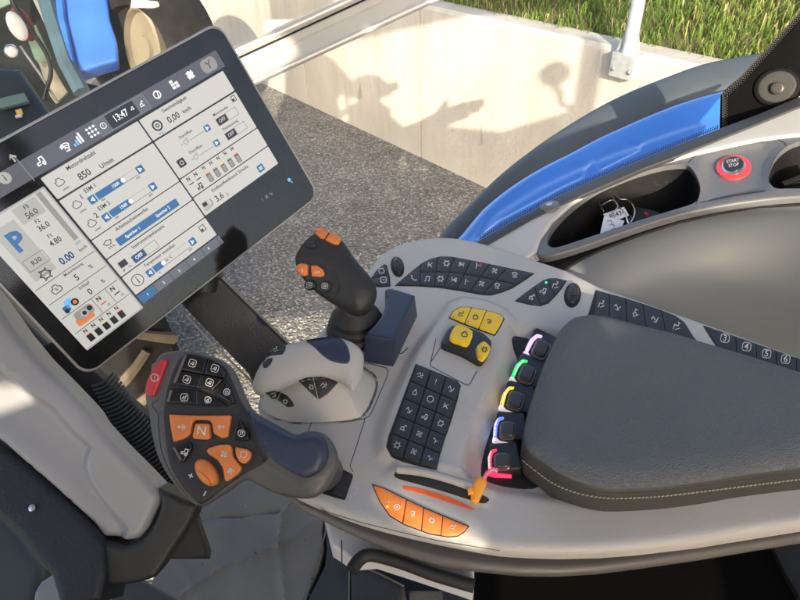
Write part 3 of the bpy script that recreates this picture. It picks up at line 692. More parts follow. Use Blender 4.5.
pad('navy_grip', spl([(248.5, 411.5), (258, 415.5), (272, 422.5), (284, 429.5), (296, 436), (306, 432.8), (318, 433.5), (326, 441), (329, 454), (325, 467), (316, 474.5), (305, 478), (291, 472.5), (274, 461), (264, 451), (258, 437)], True, 3), TF, NAVY, ml, h=.0012, bev=1.5, step=4)
mb = MB(); a = LP.at(312, 462, -.012); b = Z0.at(322, 470); mb.tube([a, (a*.5+b*.5)+np.array([0, 0, -.002]), b+np.array([0, 0, -.004])], [.017, .015, .017], 20); mb.build('neck', TAUPE, ml)
def lk(name, P, mt, ic=(), h=.0035, rr=1.6, label=None, dome=0, w=.7, bev=1.3, gap=.2): return pad(name, P, TF, mt, ml, h=h, bev=bev, icons=ic, rr=rr, step=2.4, gap=gap, label=label, dome=dome, w=w)
A = [(185, 355.5), (192, 354.6), (213, 361), (226, 368), (228, 373), (223, 382), (214, 391), (174, 385)]
def two(P, ab): 
    U, W = side_of(P, *ab, True), side_of(P, *ab, False); return U, W
h1, h2 = two(A, ((170, 369), (232, 381)))
for hh in (h1, h2):
    for s_ in (False, True):
        P = cutx(hh, ((212, 350), (198, 395)), s_); c = np.array(resamp(P, 2)).mean(0)
        lk('black_key', P, GLOSSB, [('frame', c[0], c[1], 4.4, 18), ('tractor', c[0], c[1], 2.4, 18)], rr=.6, gap=.05)
B = [(171.5, 389), (200, 391), (222, 401), (228.5, 407), (167.5, 404)]
lk('black_key', cutx(B, ((197, 385), (197, 410)), False), GLOSSB, [('frame', 186.5, 398, 4.4, 0), ('arm', 186.5, 398, 2.6, 0)], rr=.6, gap=.05)
lk('black_key', cutx(B, ((197, 385), (197, 410)), True), GLOSSB, [('ring', 210, 400.5, 4, 0), ('crane', 210, 400.5, 2.4, 0)], rr=.6, gap=.05)
lk('black_key', [(227, 380), (229.5, 382), (236, 399), (236, 404), (232, 404.5), (218.5, 397), (219, 393)], GLOSSB, [('ring', 228, 393, 4, 0), ('engine', 228, 393, 2.2, 0)])
for q in ([(187, 356), (189, 356.3), (178, 384), (176, 383.6)], [(173, 390.5), (175, 390.7), (171.5, 402), (169.5, 402)], [(175.5, 448), (177.5, 447), (184.5, 459.5), (182.5, 460.5)]):
    lk('grip_bar', q, GREY2, h=.0048, rr=.6, bev=.4, gap=0)
lk('orange_key', [(170.5, 414.5), (200, 415.8), (232.3, 415.5), (229.5, 437), (224, 439), (215, 434), (213.5, 424), (211, 420.8), (197, 420.2), (194, 423), (192, 434), (186, 439), (175, 442.5), (172.5, 430)], ORANGE2, [('larr', 184.5, 427.5, 5, 0), ('rarr', 222.5, 427, 4.4, 0)])
lk('orange_key', [(197, 423.8), (211.3, 424), (212, 438), (209, 440), (195.5, 439.3), (194.3, 436.5)], ORANGE2, [('#N', 204, 431.5, 13, 8)], h=.0042)
lk('black_key', [(239, 419), (243, 422), (250, 433.5), (250.5, 440), (245, 442), (235, 440.5), (234.5, 436)], GLOSSB, [('ring', 243.5, 433.5, 4.2, 0), ('note', 243.5, 433.5, 2.2, 0)])
lk('black_key', [(175, 447.5), (189, 441.8), (193, 443), (193.5, 449), (185, 463), (181, 463)], GLOSSB, [('tractor', 187, 452, 4.6, 15, 1.0)])
lk('orange_key', [(207.5, 451), (210, 447.8), (220, 444.6), (230.5, 444.2), (233.3, 447), (234, 456), (243, 467.5), (240.5, 473), (229, 481.6), (226.3, 481), (224, 468), (219, 460), (210, 454.3)], ORANGE2, [('fan', 226, 454, 4.4, 0, 1.1), ('fan', 232.5, 471, 4, 30, 1.1)], rr=3)
lk('orange_key', [(236.3, 446.5), (250, 449.6), (253, 453), (251, 460), (245.5, 464.5), (241, 462.5), (237, 456)], ORANGE2, [('ring', 245.5, 454.5, 4, 0), ('minus', 242, 457, 3.4, -40)], rr=2.6)
w_ = lk('orange_wheel', ell(208, 472.5, 9.2, 15.5, -33), ORANGE2, h=.004, dome=.004, bev=3, rr=0)
seam2 = MB(); S = Surf(bvh(w_), [(199, 470), (206, 478), (210, 484)])
for q in ribbon(resamp_open(spl([(197.5, 470), (204, 474.5), (209, 480), (211.5, 486)], False, 4), 1.5), .7): seam2.add([S.at(x, y, .0003) for x, y in q], [(0, 1, 2, 3)])
seam2.build('groove', mat('orange_dark', (.35, .07, .01), .5), w_)
mb = MB(); S = Surf(TF, [(190, 475), (205, 490), (195, 480)]); print_on(mb, S, 0, [('plus', 191, 475.8, 4, 25, 1.2), ('minus', 205, 493.5, 4.5, -62, 1.2)], 0); mb.build('printed_mark', WHITE, ml)
lk('red_button', [(160.5, 363), (163.5, 360.3), (168.5, 359.5), (169, 362), (163, 378), (156, 396), (152.5, 397), (146.5, 393), (149, 381), (154, 371)], RED, [('ring', 157.5, 378.5, 4.6, 0), ('exclam', 157.5, 378.5, 3.2, 10)], h=.003, bev=1.6, gap=0)
mb = MB(); S = Surf(bvh(lh), [(155, 410), (160, 440), (175, 480)])
for pxs in ([(158.5, 414), (159, 430), (162, 452), (172, 475), (188, 497)], [(158, 413), (152, 405), (158, 400)], [(158, 413), (166, 412)]):
    for q in ribbon(resamp_open(spl(pxs, False, 4), 3), .6): mb.add([S.at(x, y, .0003) for x, y in q], [(0, 1, 2, 3)])
mb.build('panel_gap', DARKP, ml)
# ================================================================ touchscreen monitor
MBL = np.array([-0.29379613, 0.40918419, 0.01327222]); Mn = nrm([.63077683, -.6880184, .35865102])
MX = nrm(np.array([.66202969, .71835918, .21372126]) - Mn*(np.array([.66202969, .71835918, .21372126])@Mn))
MP = Pl(MBL, Mn, MX)
SCR = .001
def mp(x, y, h=0): return MP.xyz(x*SCR, y*SCR, h)
mon = thing('touchscreen_monitor', mp(155, 0, -.02), 'black tablet style terminal screen showing grey menu tiles, tilted on its arm', 'touchscreen')
def rr_(x0, y0, x1, y1, r, n=6):
    out = []
    for cx, cy, a0 in ((x1-r, y1-r, 0), (x0+r, y1-r, 90), (x0+r, y0+r, 180), (x1-r, y0+r, 270)):
        for k in range(n+1): a = math.radians(a0+90*k/n); out.append((cx+r*math.cos(a), cy+r*math.sin(a)))
    return out
def plate(mb, poly, h, mi=0):
    mb.add([mp(x, y, h) for x, y in poly], [tuple(range(len(poly)))], mi)
O = rr_(0, 0, 310, 205, 13)
mb = MB(); rings = []
for d, h in ((6, -.016), (2, -.0155), (.3, -.012), (0, -.008), (0, -.002), (.4, -.0006), (1.0, 0), (2.0, 0), (2.4, -.0006), (2.5, -.001)):
    rings.append([mp(x+(155-x)*d/155, y+(102-y)*d/102, h) for x, y in O])
mb.loft(rings, 0, True, True); nO = len(O); mb.m = [1 if 3*nO <= i < 8*nO else 0 for i in range(len(mb.f))]
mb.build('casing', [mat('monitor_casing', (.045, .045, .048), .3, bump=.2, bscale=900, dirt=.1), mat('casing_edge', (.42, .40, .37), .3, .6)], mon)
mb = MB(); plate(mb, [(x+(155-x)*2.7/155, y+(102-y)*2.7/102) for x, y in O], -.0004)
GLA = mat('cover_glass', (.008, .008, .009), .09, var=.2, vscale=25, rvar=.04, coat=0, dirt=.03, spec=.5)
gl = mb.build('cover_glass', GLA, mon)
EMS = .40
def em(name, c, k=1): return mat('screen_'+name, tuple(a*.35 for a in c), .25, emis=c, es=EMS*k)
SM = [em('bar', (.085, .085, .105)), em('tile', (.50, .485, .45)), em('left', (.48, .48, .44)), em('black', (.012, .012, .014)), em('blue', (.02, .115, .28)), em('white', (.85, .85, .83)), em('grey', (.25, .24, .22)),
      em('dkblue', (.01, .05, .16)), em('orange', (.65, .18, .05)), em('ltblue', (.16, .42, .75)), em('frame', (.32, .33, .33)), em('tab', (.11, .115, .14)), em('yellow', (.75, .6, .05)), em('green', (.1, .4, .1)), em('palegrey', (.36, .36, .33)), em('red', (.6, .05, .05))]
BAR, TILE, LEFT, BLK, BLU, WHT, GRY, DBL, ORG, LBL, FRM, TAB, YEL, GRN, PGR, REDM = range(16)
sc = MB(); hcur = [.0001]
def rect(x0, y0, x1, y1, mi, r=0, lv=0):
    P = rr_(x0, y0, x1, y1, r, 3) if r else [(x0, y0), (x1, y0), (x1, y1), (x0, y1)]
    plate(sc, P, .00008+lv*.00008, mi)
def line(pts, w, mi, lv=4, k=[0]):
    k[0] = (k[0]+1) % 7
    for q in ribbon(pts, w): sc.add([mp(x, y, .00008+lv*.00008+k[0]*.000006) for x, y in q], [(0, 1, 2, 3)], mi)
def box_(x0, y0, x1, y1, w, mi, lv=4): line([(x0, y0), (x1, y0), (x1, y1), (x0, y1), (x0, y0)], w, mi, lv)
def txt(s, x, y, size, mi=BLK, lv=5, bold=.012, sx=.92):
    V, F = textmesh(s, bold); sc.add([mp(x+a*size*sx, y+b*size, .00008+lv*.00008) for a, b in V], F, mi)
def gly(n, x, y, s, mi=BLK, w=.7, lv=5, ang=0):
    for pl in glyph(n, 0, 0, 1, ang): line([(x+a*s, y-b*s) for a, b in pl], w, mi, lv)
def disc(x, y, r, mi, lv=3): plate(sc, [(x+r*math.cos(a), y+r*math.sin(a)) for a in np.linspace(0, 6.2832, 20, endpoint=False)], .00008+lv*.00008, mi)
# status bar
rect(20, 167, 290, 184, BAR)
line([(76, 165), (76, 190)], .6, GRY, 2)
for x, g in ((90, 'tractor'), (114, 'wave')): gly(g, x, 176, 5, WHT, 1.0)
for r in (2, 4, 6): line([(114+r*math.cos(a), 173+r*math.sin(a)) for a in np.linspace(.8, 2.35, 6)], .8, WHT, 3)
for i in range(4): rect(121+i*2.6, 172, 122.8+i*2.6, 174.5+i*2.2, LBL if i < 2 else WHT, 0, 3)
for i in range(3):
    for j in range(3): disc(138+i*3.4, 172.5+j*3.4, 1.15, WHT)
rect(147, 168.5, 200, 182.5, TAB, 3, 1); box_(147, 168.5, 200, 182.5, .4, GRY)
rect(158, 169, 188, 182, BLK, 0, 2)
txt('13:47', 171, 175.5, 8.6, WHT, sx=.8); gly('tractor', 184, 176, 2, WHT, .5); gly('ring', 152.5, 175.5, 3.2, WHT, .6); txt('?', 152.5, 175.5, 4, WHT)
gly('crane', 194, 175.5, 3.2, WHT, .7); gly('ring', 212, 175.5, 4.2, WHT, 1.1); line([(212, 172.5), (213.5, 178)], 1, WHT)
for q in (0, 1, 2, 3, 4): rect(229+(q % 2)*4.2, 172+(q//2)*3, 232.5+(q % 2)*4.2, 174.3+(q//2)*3, WHT, 0, 3)
gly('fan', 252, 176, 5, WHT, 1.6); gly('fan', 252, 176, 4, WHT, 1.6, ang=40); rect(266, 169, 284, 182, GRY, 5, 1); line([(275, 172), (275, 176), (278, 180)], .8, BLK); line([(275, 176), (272, 179)], .8, BLK)
rect(281, 58, 282, 60, BLK)
# right tiles
rect(80.5, 56, 285.5, 165, BLK, 0, 0)
G_ = .55
rect(81, 142.5+G_, 182-G_, 164.5, TILE, 1, 1); rect(183, 142.5+G_, 285, 164.5, TILE, 1, 1)
rect(81, 99.5, 182-G_, 142-G_, TILE, 1, 1); rect(183, 101, 285, 142-G_, TILE, 1, 1)
rect(81, 78, 182-G_, 98.6, TILE, 1, 1); rect(183, 79.5, 285, 100, TILE, 1, 1)
rect(81, 57, 182-G_, 77, TILE, 1, 1); rect(183, 57.5, 285, 78.5, TILE, 1, 1)
rect(80.5, 34, 182.5, 57, BLK); rect(81, 35, 182-G_, 56, TILE, 1, 1)
def eng(x, y, n=''):
    gly('engine', x, y, 5.2, BLK, .6); txt('n/min', x+1, y-7.2, 3, BLK)
    if n: txt(n, x+7.2, y+3.2, 7)
eng(91.5, 154.5); txt('Motordrehzahl', 117.5, 160.3, 5.2); txt('850', 112.5, 149, 8.6); txt('U/min', 134.5, 147.5, 6.2)
eng(91, 131.5, '1'); txt('ESM 1', 109, 137, 5.2); eng(91, 111.5, '2'); txt('ESM 2', 109, 118, 5.2)
def slider(y, x0, x1, knob, val, xa):
    rect(x0, y-3.6, x0+7, y+3.6, BLU, .8, 2); line([(x0+4.8, y-1.6), (x0+2.4, y), (x0+4.8, y+1.6), (x0+4.8, y-1.6)], .9, WHT)
    rect(x1-7, y-3.6, x1, y+3.6, BLU, .8, 2); line([(x1-4.8, y-1.6), (x1-2.4, y), (x1-4.8, y+1.6), (x1-4.8, y-1.6)], .9, WHT)
    rect(x0+8, y-3.3, knob, y+3.3, BLU, 0, 2); line([(knob, y+3), (x1-8, y+3)], .25, GRY); line([(knob, y-3), (x1-8, y-3)], .35, BLK)
    disc(knob+1.5, y, 2.6, GRY, 3); disc(knob+1.5, y, 2.2, WHT, 4)
    txt(val, knob-7, y, 4.2, WHT); txt(xa, x0+11, y-5.2, 2.4); txt('2200', x1-10, y-5.2, 2.4)
slider(127.8, 101, 160, 136, '1500', '850'); slider(108.6, 101, 160, 130, '1500', '850')
gly('defrost', 91, 88, 5.6, BLK, .7); txt('Arbeitsscheinwerfer', 122, 94.8, 4.8); rect(98, 80.4, 168, 88.2, BLU, .8, 2); txt('Speicher 1', 115, 84.3, 4.2, WHT); txt('Speicher 2', 150, 84.3, 4.2, WHT)
rect(86, 63, 94, 69, BLK, 0, 3); line([(88, 61), (86, 59.5)], 1, BLK); line([(92, 61), (95, 60)], .6, BLK); txt('Instrumentenkamera', 124, 73, 4.8)
rect(99, 59, 113, 67, GRY, .8, 2); rect(99.4, 59.4, 112.6, 66.6, DBL, .8, 3); txt('OFF', 106, 63, 5, WHT); box_(113, 59, 127, 67, .3, BLK)
gly('ring', 91, 45.5, 7, BLK, .7); txt('i', 91, 45.5, 10); txt('Temperatur einstellen', 122, 52.2, 4.4); slider(44, 101, 160, 119, '', '16'); txt('22 °C', 127, 44.5, 3.6)
box_(170, 46, 175.5, 52, .7, BLK); rect(170.5, 46.5, 173, 49, BLK, 0, 3)
disc(195, 152.5, 5.2, BLK, 2); disc(195, 152.5, 3.6, TILE, 3); disc(195, 152.5, 2, BLK, 4); disc(195, 152.5, 1, TILE, 5)
for i in range(3): disc(192.5+i*2.6, 145, .7, LBL if i > 1 else BLU)
txt('Geschwindigkeit', 221, 160.8, 4.8); txt('0,00', 213, 151, 8.6); txt('km/h', 229, 150.8, 5.2)
def dur(x, y):
    txt('Durchfluss', x+8, y+6.5, 4); line([(x+3, y-2.4), (x+1, y+1), (x+4, y+2.6), (x+7, y+.4), (x+4, y-2.4)], .35, BLK); txt('0', x+6, y+3, 2.6); line([(x-2, y), (x, y)], .8, GRY)
    line([(x+8, y-.4), (x+27, y-.4)], .3, BLK); rect(x+27.5, y-2.6, x+34, y+3.6, BLU, .8, 2); line([(x+29.6, y-1), (x+32, y+.5), (x+29.6, y+2), (x+29.6, y-1)], .9, WHT)
dur(206, 126.3); dur(206, 109.5)
gly('ring', 194, 112.5, 3.4, BLK, 1); rect(190, 108.5, 198, 116.5, BLK, 1, 2); disc(194, 112.5, 2.6, TILE, 3); disc(194, 112.5, 1.4, BLK, 4)
for y in (126, 109.8):
    rect(249, y-4.2, 262, y+3.6, GRY, .6, 2); rect(249.4, y-3.8, 261.6, y+3.2, DBL if 0 else BLK, .6, 3); txt('OFF', 255.5, y-.3, 5, TILE, 6); box_(262, y-4.2, 275.5, y+3.6, .3, BLK)
txt('Motormodus', 259, 133.6, 3.9); txt('Zeitsteuerung', 260, 117.4, 3.9); box_(276.5, 134.5, 281.5, 139.8, .7, BLK); rect(277, 135, 279.4, 137.4, BLK, 0, 3)
for i in range(2):
    txt('N', 190+i*9, 96, 5.4, bold=.03); line([(187.5+i*9, 91), (193+i*9, 91)], 1, BLK)
gly('tractor', 196, 84.5, 4.2, BLK, 1)
for i, c in enumerate((ORG, GRY, YEL, GRN, REDM)):
    x = 210+i*9.4; txt('N', x, 97, 4.8, bold=.03); rect(x-2.4, 82.5, x+2.8, 91, c, .6, 2); rect(x-2.4, 81.5, x+2.8, 89.8, BLK, .6, 3); rect(x-1.9, 82, x+2.3, 89, GRY, .4, 4)
txt('Kraftstoffverbrauch Strecke', 228, 73.8, 4.7); rect(186, 60, 194, 70, em and PGR, 1, 2); rect(187, 65, 192, 69, BLK, .5, 3); line([(194, 62), (197, 63), (197, 69)], .7, BLK); txt('3,6', 206.5, 64.5, 9); txt('L', 216, 62.5, 5)
rect(260, 60.5, 268, 68, BLU, 1, 2); rect(262, 62.5, 266, 66, TILE, .5, 3)
# bottom tabs
rect(81, 24, 183, 33.5, TAB, 0, 1); rect(81, 24, 98, 33.5, BLU, 0, 2)
for i in range(5): txt(str(i+1), 90+i*19, 28.5, 4, WHT); line([(99+i*20, 24), (99+i*20, 33.5)], .5, BLK)
# left column
rect(16, 20.5, 79, 158, FRM, 1, 1); rect(16, 22, 77.6, 156.4, LEFT, 1, 2)
rect(23, 96, 43, 148, PGR, 0, 3); txt('P', 33.5, 131, 24, BLU, 5, .04)
rect(46, 140, 67.5, 155, PGR, 0, 3); rect(69.5, 107, 74, 156, GRY, 0, 3)
txt('F3', 57, 151.2, 4.8); txt('56.0', 57, 144.4, 7.2, sx=.85); txt('F2', 56.5, 137, 4.8); txt('36.0', 57.5, 130.6, 7.2, sx=.85); txt('F1', 56.5, 121.4, 4.8); txt('4.80', 57, 115, 7.2, sx=.85)
box_(25, 105, 44, 115.5, .3, BLK); txt('R30', 34.5, 110, 6)
gly('gear', 33, 97, 6.4, BLK, .8); gly('ring', 33, 97, 4.6, BLK, .7); txt('AUTO', 33, 97, 2.4)
txt('0.00', 55, 98, 9.5, DBL, 5, .03, .8); txt('km/h', 71, 97.5, 4.2); txt('CVT', 71, 103.5, 3.2, BLU)
for y in (90, 73.4, 57, 39.5): line([(18, y), (77, y)], .5, BLK)
gly('engine', 31.5, 81.5, 6, BLK, .7); txt('%', 31.5, 81, 4); txt('Motorleistung', 53, 87, 3.6); txt('5', 50.7, 79.5, 8); txt('%', 66, 80.5, 5.2)
rect(28, 62, 35, 69, LBL, 1, 3); rect(24, 59, 30, 65, BLU, 1, 3); disc(36, 63, 3.4, BLK, 4); disc(36, 63, 1.8, ORG, 5); disc(26, 60, 2, BLK, 4); txt('Schlupf', 51, 70.2, 4); txt('0', 51.5, 62.5, 8.2); txt('%', 66, 63.5, 5.2)
rect(25, 42, 42, 49, ORG, 2, 3); rect(27, 46, 45, 55, GRY, 3, 4); disc(36, 50, 3.6, PGR, 5); disc(36, 50, 2, BLK, 6); disc(42, 51, 2.4, BLK, 5)
line([(48, 40), (48, 57)], .4, BLK); line([(63, 40), (63, 57)], .4, BLK)
for x in (54.5, 69.5): txt('N', x-1.5, 52.6, 6, bold=.03); line([(x-3.5, 47), (x+2.5, 47)], 1.1, REDM if x < 60 else BLK); txt('15', x+2, 43, 3.4)
for i, c in enumerate((REDM, GRY, YEL, GRN, REDM)):
    x = 26+i*8.4; txt('N', x, 36, 5, bold=.03); rect(x-2.6, 25.5, x+2.8, 32.4, c, .5, 3); rect(x-2.6, 24.8, x+2.8, 31.6, BLK, .5, 4)
# small icons on the glass
gly('arm', 7, 190, 3, PGR, .6); line([(74, 185), (74, 191), (71, 188), (74, 191), (77, 188)], 1.6, PGR)
disc(59, 178.5, 5, PGR, 2); txt('i', 59, 178.5, 8, BLK, 5); disc(45, 176, 4, YEL, 2)
disc(286, 36, 2.0, LBL, 2); line([(286, 36), (288, 31)], 1.0, LBL)
for i, g in enumerate(('exclam', 'fan', 'wave')): gly(g, 246+i*6, 36, 2.6, GRY, .5)
sc.build('display', SM, gl, 0)
FG = bpy.data.materials.new('smudged_glass'); FG.use_nodes = True; nt = FG.node_tree; N = nt.nodes; L = nt.links; N.clear()
ou = N.new('ShaderNodeOutputMaterial'); tr = N.new('ShaderNodeBsdfTransparent'); gs = N.new('ShaderNodeBsdfGlossy'); df = N.new('ShaderNodeBsdfDiffuse'); df.inputs['Color'].default_value = (.75, .7, .62, 1)
tc = N.new('ShaderNodeTexCoord'); n1 = N.new('ShaderNodeTexNoise'); n1.inputs['Scale'].default_value = 14; n1.inputs['Detail'].default_value = 7; n1.inputs['Roughness'].default_value = .7; n1.inputs['Distortion'].default_value = 1.5
n2 = N.new('ShaderNodeTexNoise'); n2.inputs['Scale'].default_value = 420; n2.inputs['Detail'].default_value = 2
for n_ in (n1, n2): L.new(tc.outputs['Object'], n_.inputs['Vector'])
ra = N.new('ShaderNodeMapRange'); L.new(n1.outputs['Fac'], ra.inputs[0]); ra.inputs[1].default_value = .42; ra.inputs[2].default_value = .72; ra.inputs[3].default_value = .004; ra.inputs[4].default_value = .022
rb = N.new('ShaderNodeMapRange'); L.new(n2.outputs['Fac'], rb.inputs[0]); rb.inputs[1].default_value = .76; rb.inputs[2].default_value = .80; rb.inputs[4].default_value = .12
ad = N.new('ShaderNodeMath'); ad.operation = 'ADD'; L.new(ra.outputs[0], ad.inputs[0]); L.new(rb.outputs[0], ad.inputs[1])
rc = N.new('ShaderNodeMapRange'); L.new(n1.outputs['Fac'], rc.inputs[0]); rc.inputs[1].default_value = .4; rc.inputs[2].default_value = .7; rc.inputs[3].default_value = .06; rc.inputs[4].default_value = .16; L.new(rc.outputs[0], gs.inputs['Roughness'])
m1 = N.new('ShaderNodeMixShader'); m1.inputs[0].default_value = .018; m2 = N.new('ShaderNodeMixShader'); L.new(ad.outputs[0], m2.inputs[0])
L.new(tr.outputs[0], m1.inputs[1]); L.new(gs.outputs[0], m1.inputs[2]); L.new(m1.outputs[0], m2.inputs[1]); L.new(df.outputs[0], m2.inputs[2]); L.new(m2.outputs[0], ou.inputs[0])
mb = MB(); plate(mb, [(x+(155-x)*3.2/155, y+(102-y)*3.2/102) for x, y in O], .0011); mb.build('front_film', FG, mon, 0)
# arm
arm = thing('monitor_arm', (-.16, .52, -.12), 'flat black arm plate carrying the screen, below its lower right corner', 'mounting arm')
AP = Pl(dep(240, 320, .64), nrm(np.array([.05, -.75, .6])))
hf('arm_plate', [(160, 282), (205, 262), (300, 356), (330, 420), (262, 402), (248, 374)], AP, mat('arm_black', (.014, .015, .018), .32, bump=.3, bscale=600, var=.2, vscale=15, dirt=.2), arm, R=.003, depth=.02, step=.02)
mb = MB(); mb.tube([AP.at(x, y, .001) for x, y in ((186, 315), (215, 346), (249, 379), (262, 396))], .0011, 6); mb.build('edge_trim', mat('edge_trim', (.3, .28, .24), .4, .6), arm)
mb = MB(); a = AP.at(205, 290, -.01); mb.tube([a, mp(200, 60, -.02)], .018, 12); mb.build('pivot', BLACK, arm)
# ================================================================ cab floor and left side
GZ = -2.1
# --- door sill ledge with tray
SPn = nrm((-.28, -.0, 1)); SP = Pl((.1, .66, -.02), SPn)
led = thing('side_ledge', SP.at(640, 200), 'light grey cab ledge with dark storage tray and red start button', 'cab ledge')
H1 = spl([(547, 240), (552, 229), (562, 217), (576, 204.5), (598, 189.5), (620, 180), (637, 173.5), (663, 166.5), (684, 164.5), (691, 168), (697, 177), (700, 187), (699, 197), (694, 203), (680, 208), (640, 220), (600, 233.5), (570, 243.5), (556, 247.5), (549, 246)], True, 3)
H2 = spl([(769, 180), (770, 169), (775, 158), (785, 148), (800, 141), (830, 136), (880, 136), (880, 187), (830, 188), (790, 188.5), (775, 188)], True, 3)
HB = spl([(536, 250), (540, 238), (552, 221), (572, 203), (600, 186), (640, 169), (680, 157), (720, 147), (760, 138.5), (800, 134), (850, 129), (900, 126), (900, 196), (850, 195), (800, 196), (760, 199.5), (720, 205.5), (680, 214), (640, 226), (600, 240), (570, 250), (552, 255), (541, 256)], True, 2)
LE = [(440, 262), (470, 248), (489, 241), (510, 229), (530, 217.5), (560, 203), (600, 185.5), (640, 168), (680, 153), (720, 137), (760, 121), (800, 104), (850, 84), (900, 66), (900, 126), (850, 129), (800, 134), (760, 138.5), (720, 147), (680, 157), (640, 169), (600, 186), (572, 203), (552, 221), (540, 238), (536, 250), (520, 262), (505, 275), (470, 285)]
hf('ledge_top', LE, SP, WARMG, led, R=.003, depth=.0045, step=.012)
SPb = Pl(SP.xyz(0, 0, -.004), SPn)
BEZ = mat('tray_bezel_grey', (.13, .135, .14), .36, bump=.25, bscale=900, var=.08, vscale=6, rvar=.08, dirt=.08)
hf('tray_bezel', HB, SPb, BEZ, led, R=.003, depth=.009, step=.010, holes=(H1, H2),
   feats=[([(704, 160), (712, 154), (765, 141), (776, 146), (770, 160), (764, 180), (764, 188), (710, 199), (704, 190), (704, 176)], -.006, .018)])
for H_, nm in ((H1, 'tray'), (H2, 'cup_tray')):
    P = resamp([SPb.uv(*q) for q in H_], .006); c = P.mean(0); mb = MB()
    rings = [[SPb.xyz(*(c+(p-c)*k), z) for p in P] for k, z in ((1.004, -.0003), (1.002, -.004), (.99, -.02), (.965, -.062), (.93, -.07))]
    mb.loft(rings[::-1], 0, True, False); mb.build(nm, mat('tray_inner', (.010, .010, .011), .5, spec=.25, bump=.3, bscale=900, var=.2, vscale=14, rvar=.1, dirt=.15), led)
mb = MB()
for i in range(3):
    y0 = 179+i*3
    mb.tube([SPb.at(x, y, -.012-.006*i) for x, y in ((782, y0+6), (800, y0-1), (840, y0-6))], .004, 8)
mb.build('cup_ribs', GLOSSB, led)
TB_ = bvh(bpy.data.objects['tray_bezel'])
for px in ([(688, 163), (694, 157), (703, 152.5), (712, 150)], [(696, 205), (699.5, 195), (699, 186)], [(772, 137), (783, 142), (786, 146)], [(700, 203), (730, 196), (765, 191)]):
    mb = MB(); S = Surf(TB_, px)
    for q in ribbon(resamp_open(spl(px, False, 4), 3), .7): mb.add([S.at(x, y, .0003) for x, y in q], [(0, 1, 2, 3)])
    mb.build('panel_gap', DARKP, led)
rg = pad('start_button', ell(733.5, 168.3, 17.6, 11.8, -3, 40), TB_, mat('red_ring', (.66, .05, .06), .35, emis=(.8, .05, .06), es=.05), led, h=.003, bev=1.2, step=3)
pad('chrome_ring', ell(733.5, 168, 12, 8.4, -3, 36), TB_, CHROME, rg, h=.0045, bev=1, step=3)
pad('button_cap', ell(733.3, 167.4, 10.3, 7, -3, 36), TB_, BLACK, rg, h=.0065, bev=1, step=3, icons=[('#START', 732.7, 165.6, 4.4, -10), ('#STOP', 733.5, 169.8, 4.4, -10)])
mb = MB()
gq = SP.at(550, 208); mb.lathe(gq, SPn, [(.0, .006), (.006, .006), (.0095, .005), (.0095, .0045), (.0125, .004), (.013, -.002)][::-1], 28); mb.build('screw_cover', BEZ, led)
mb = MB(); mb.lathe(gq, SPn, [(.0044, .0064), (.004, .0068), (.0001, .0068)], 20); mb.build('screw', METAL, led)
# dark gap and smooth lower side panel
hf('shadow_gap', [(530, 262), (548, 258), (572, 251), (602, 241), (640, 227.5), (680, 215), (720, 207), (760, 201), (800, 197.5), (900, 195), (900, 203), (860, 203), (800, 204), (760, 206), (720, 212.5), (680, 221.5), (640, 234.5), (602, 249), (580, 259.5), (560, 272), (545, 282), (510, 285)], Pl(SP.xyz(0, 0, -.022), SPn), DARKP, led, R=.001, depth=.003, step=.02)
pan = thing('curved_cab_panel', (.6, .6, -.2), 'smooth curved grey inner side panel between ledge and armrest console', 'cab panel')
top = [(545, 277), (560, 268), (580, 257.5), (602, 247), (640, 233), (680, 220), (720, 211), (760, 205.5), (800, 203), (860, 202), (930, 204)]
mb = MB(); rows = []
SQ = Pl(SP.xyz(0, 0, -.026), SPn)
tp = spl(top, False, 4)
for k, (dy, dz, back) in enumerate(((0, -.012, .012), (0, -.004, .003), (0, 0, 0), (0, -.002, -.006), (0, -.012, -.02), (0, -.05, -.045), (0, -.12, -.07), (0, -.22, -.085), (0, -.34, -.09))):
    rows.append([SQ.at(x, y) + np.array([-.25*back, back, dz]) for x, y in tp])
n = len(tp)
for r in rows: mb.v += [tuple(p) for p in r]
for i in range(len(rows)-1):
    for j in range(n-1): a = i*n+j; mb.f.append((a, a+1, a+n+1, a+n)); mb.m.append(0)
o = mb.build('panel_skin', PANEL, pan, 60)
s = o.modifiers.new('solid', 'SOLIDIFY'); s.thickness = .004; s.offset = -1

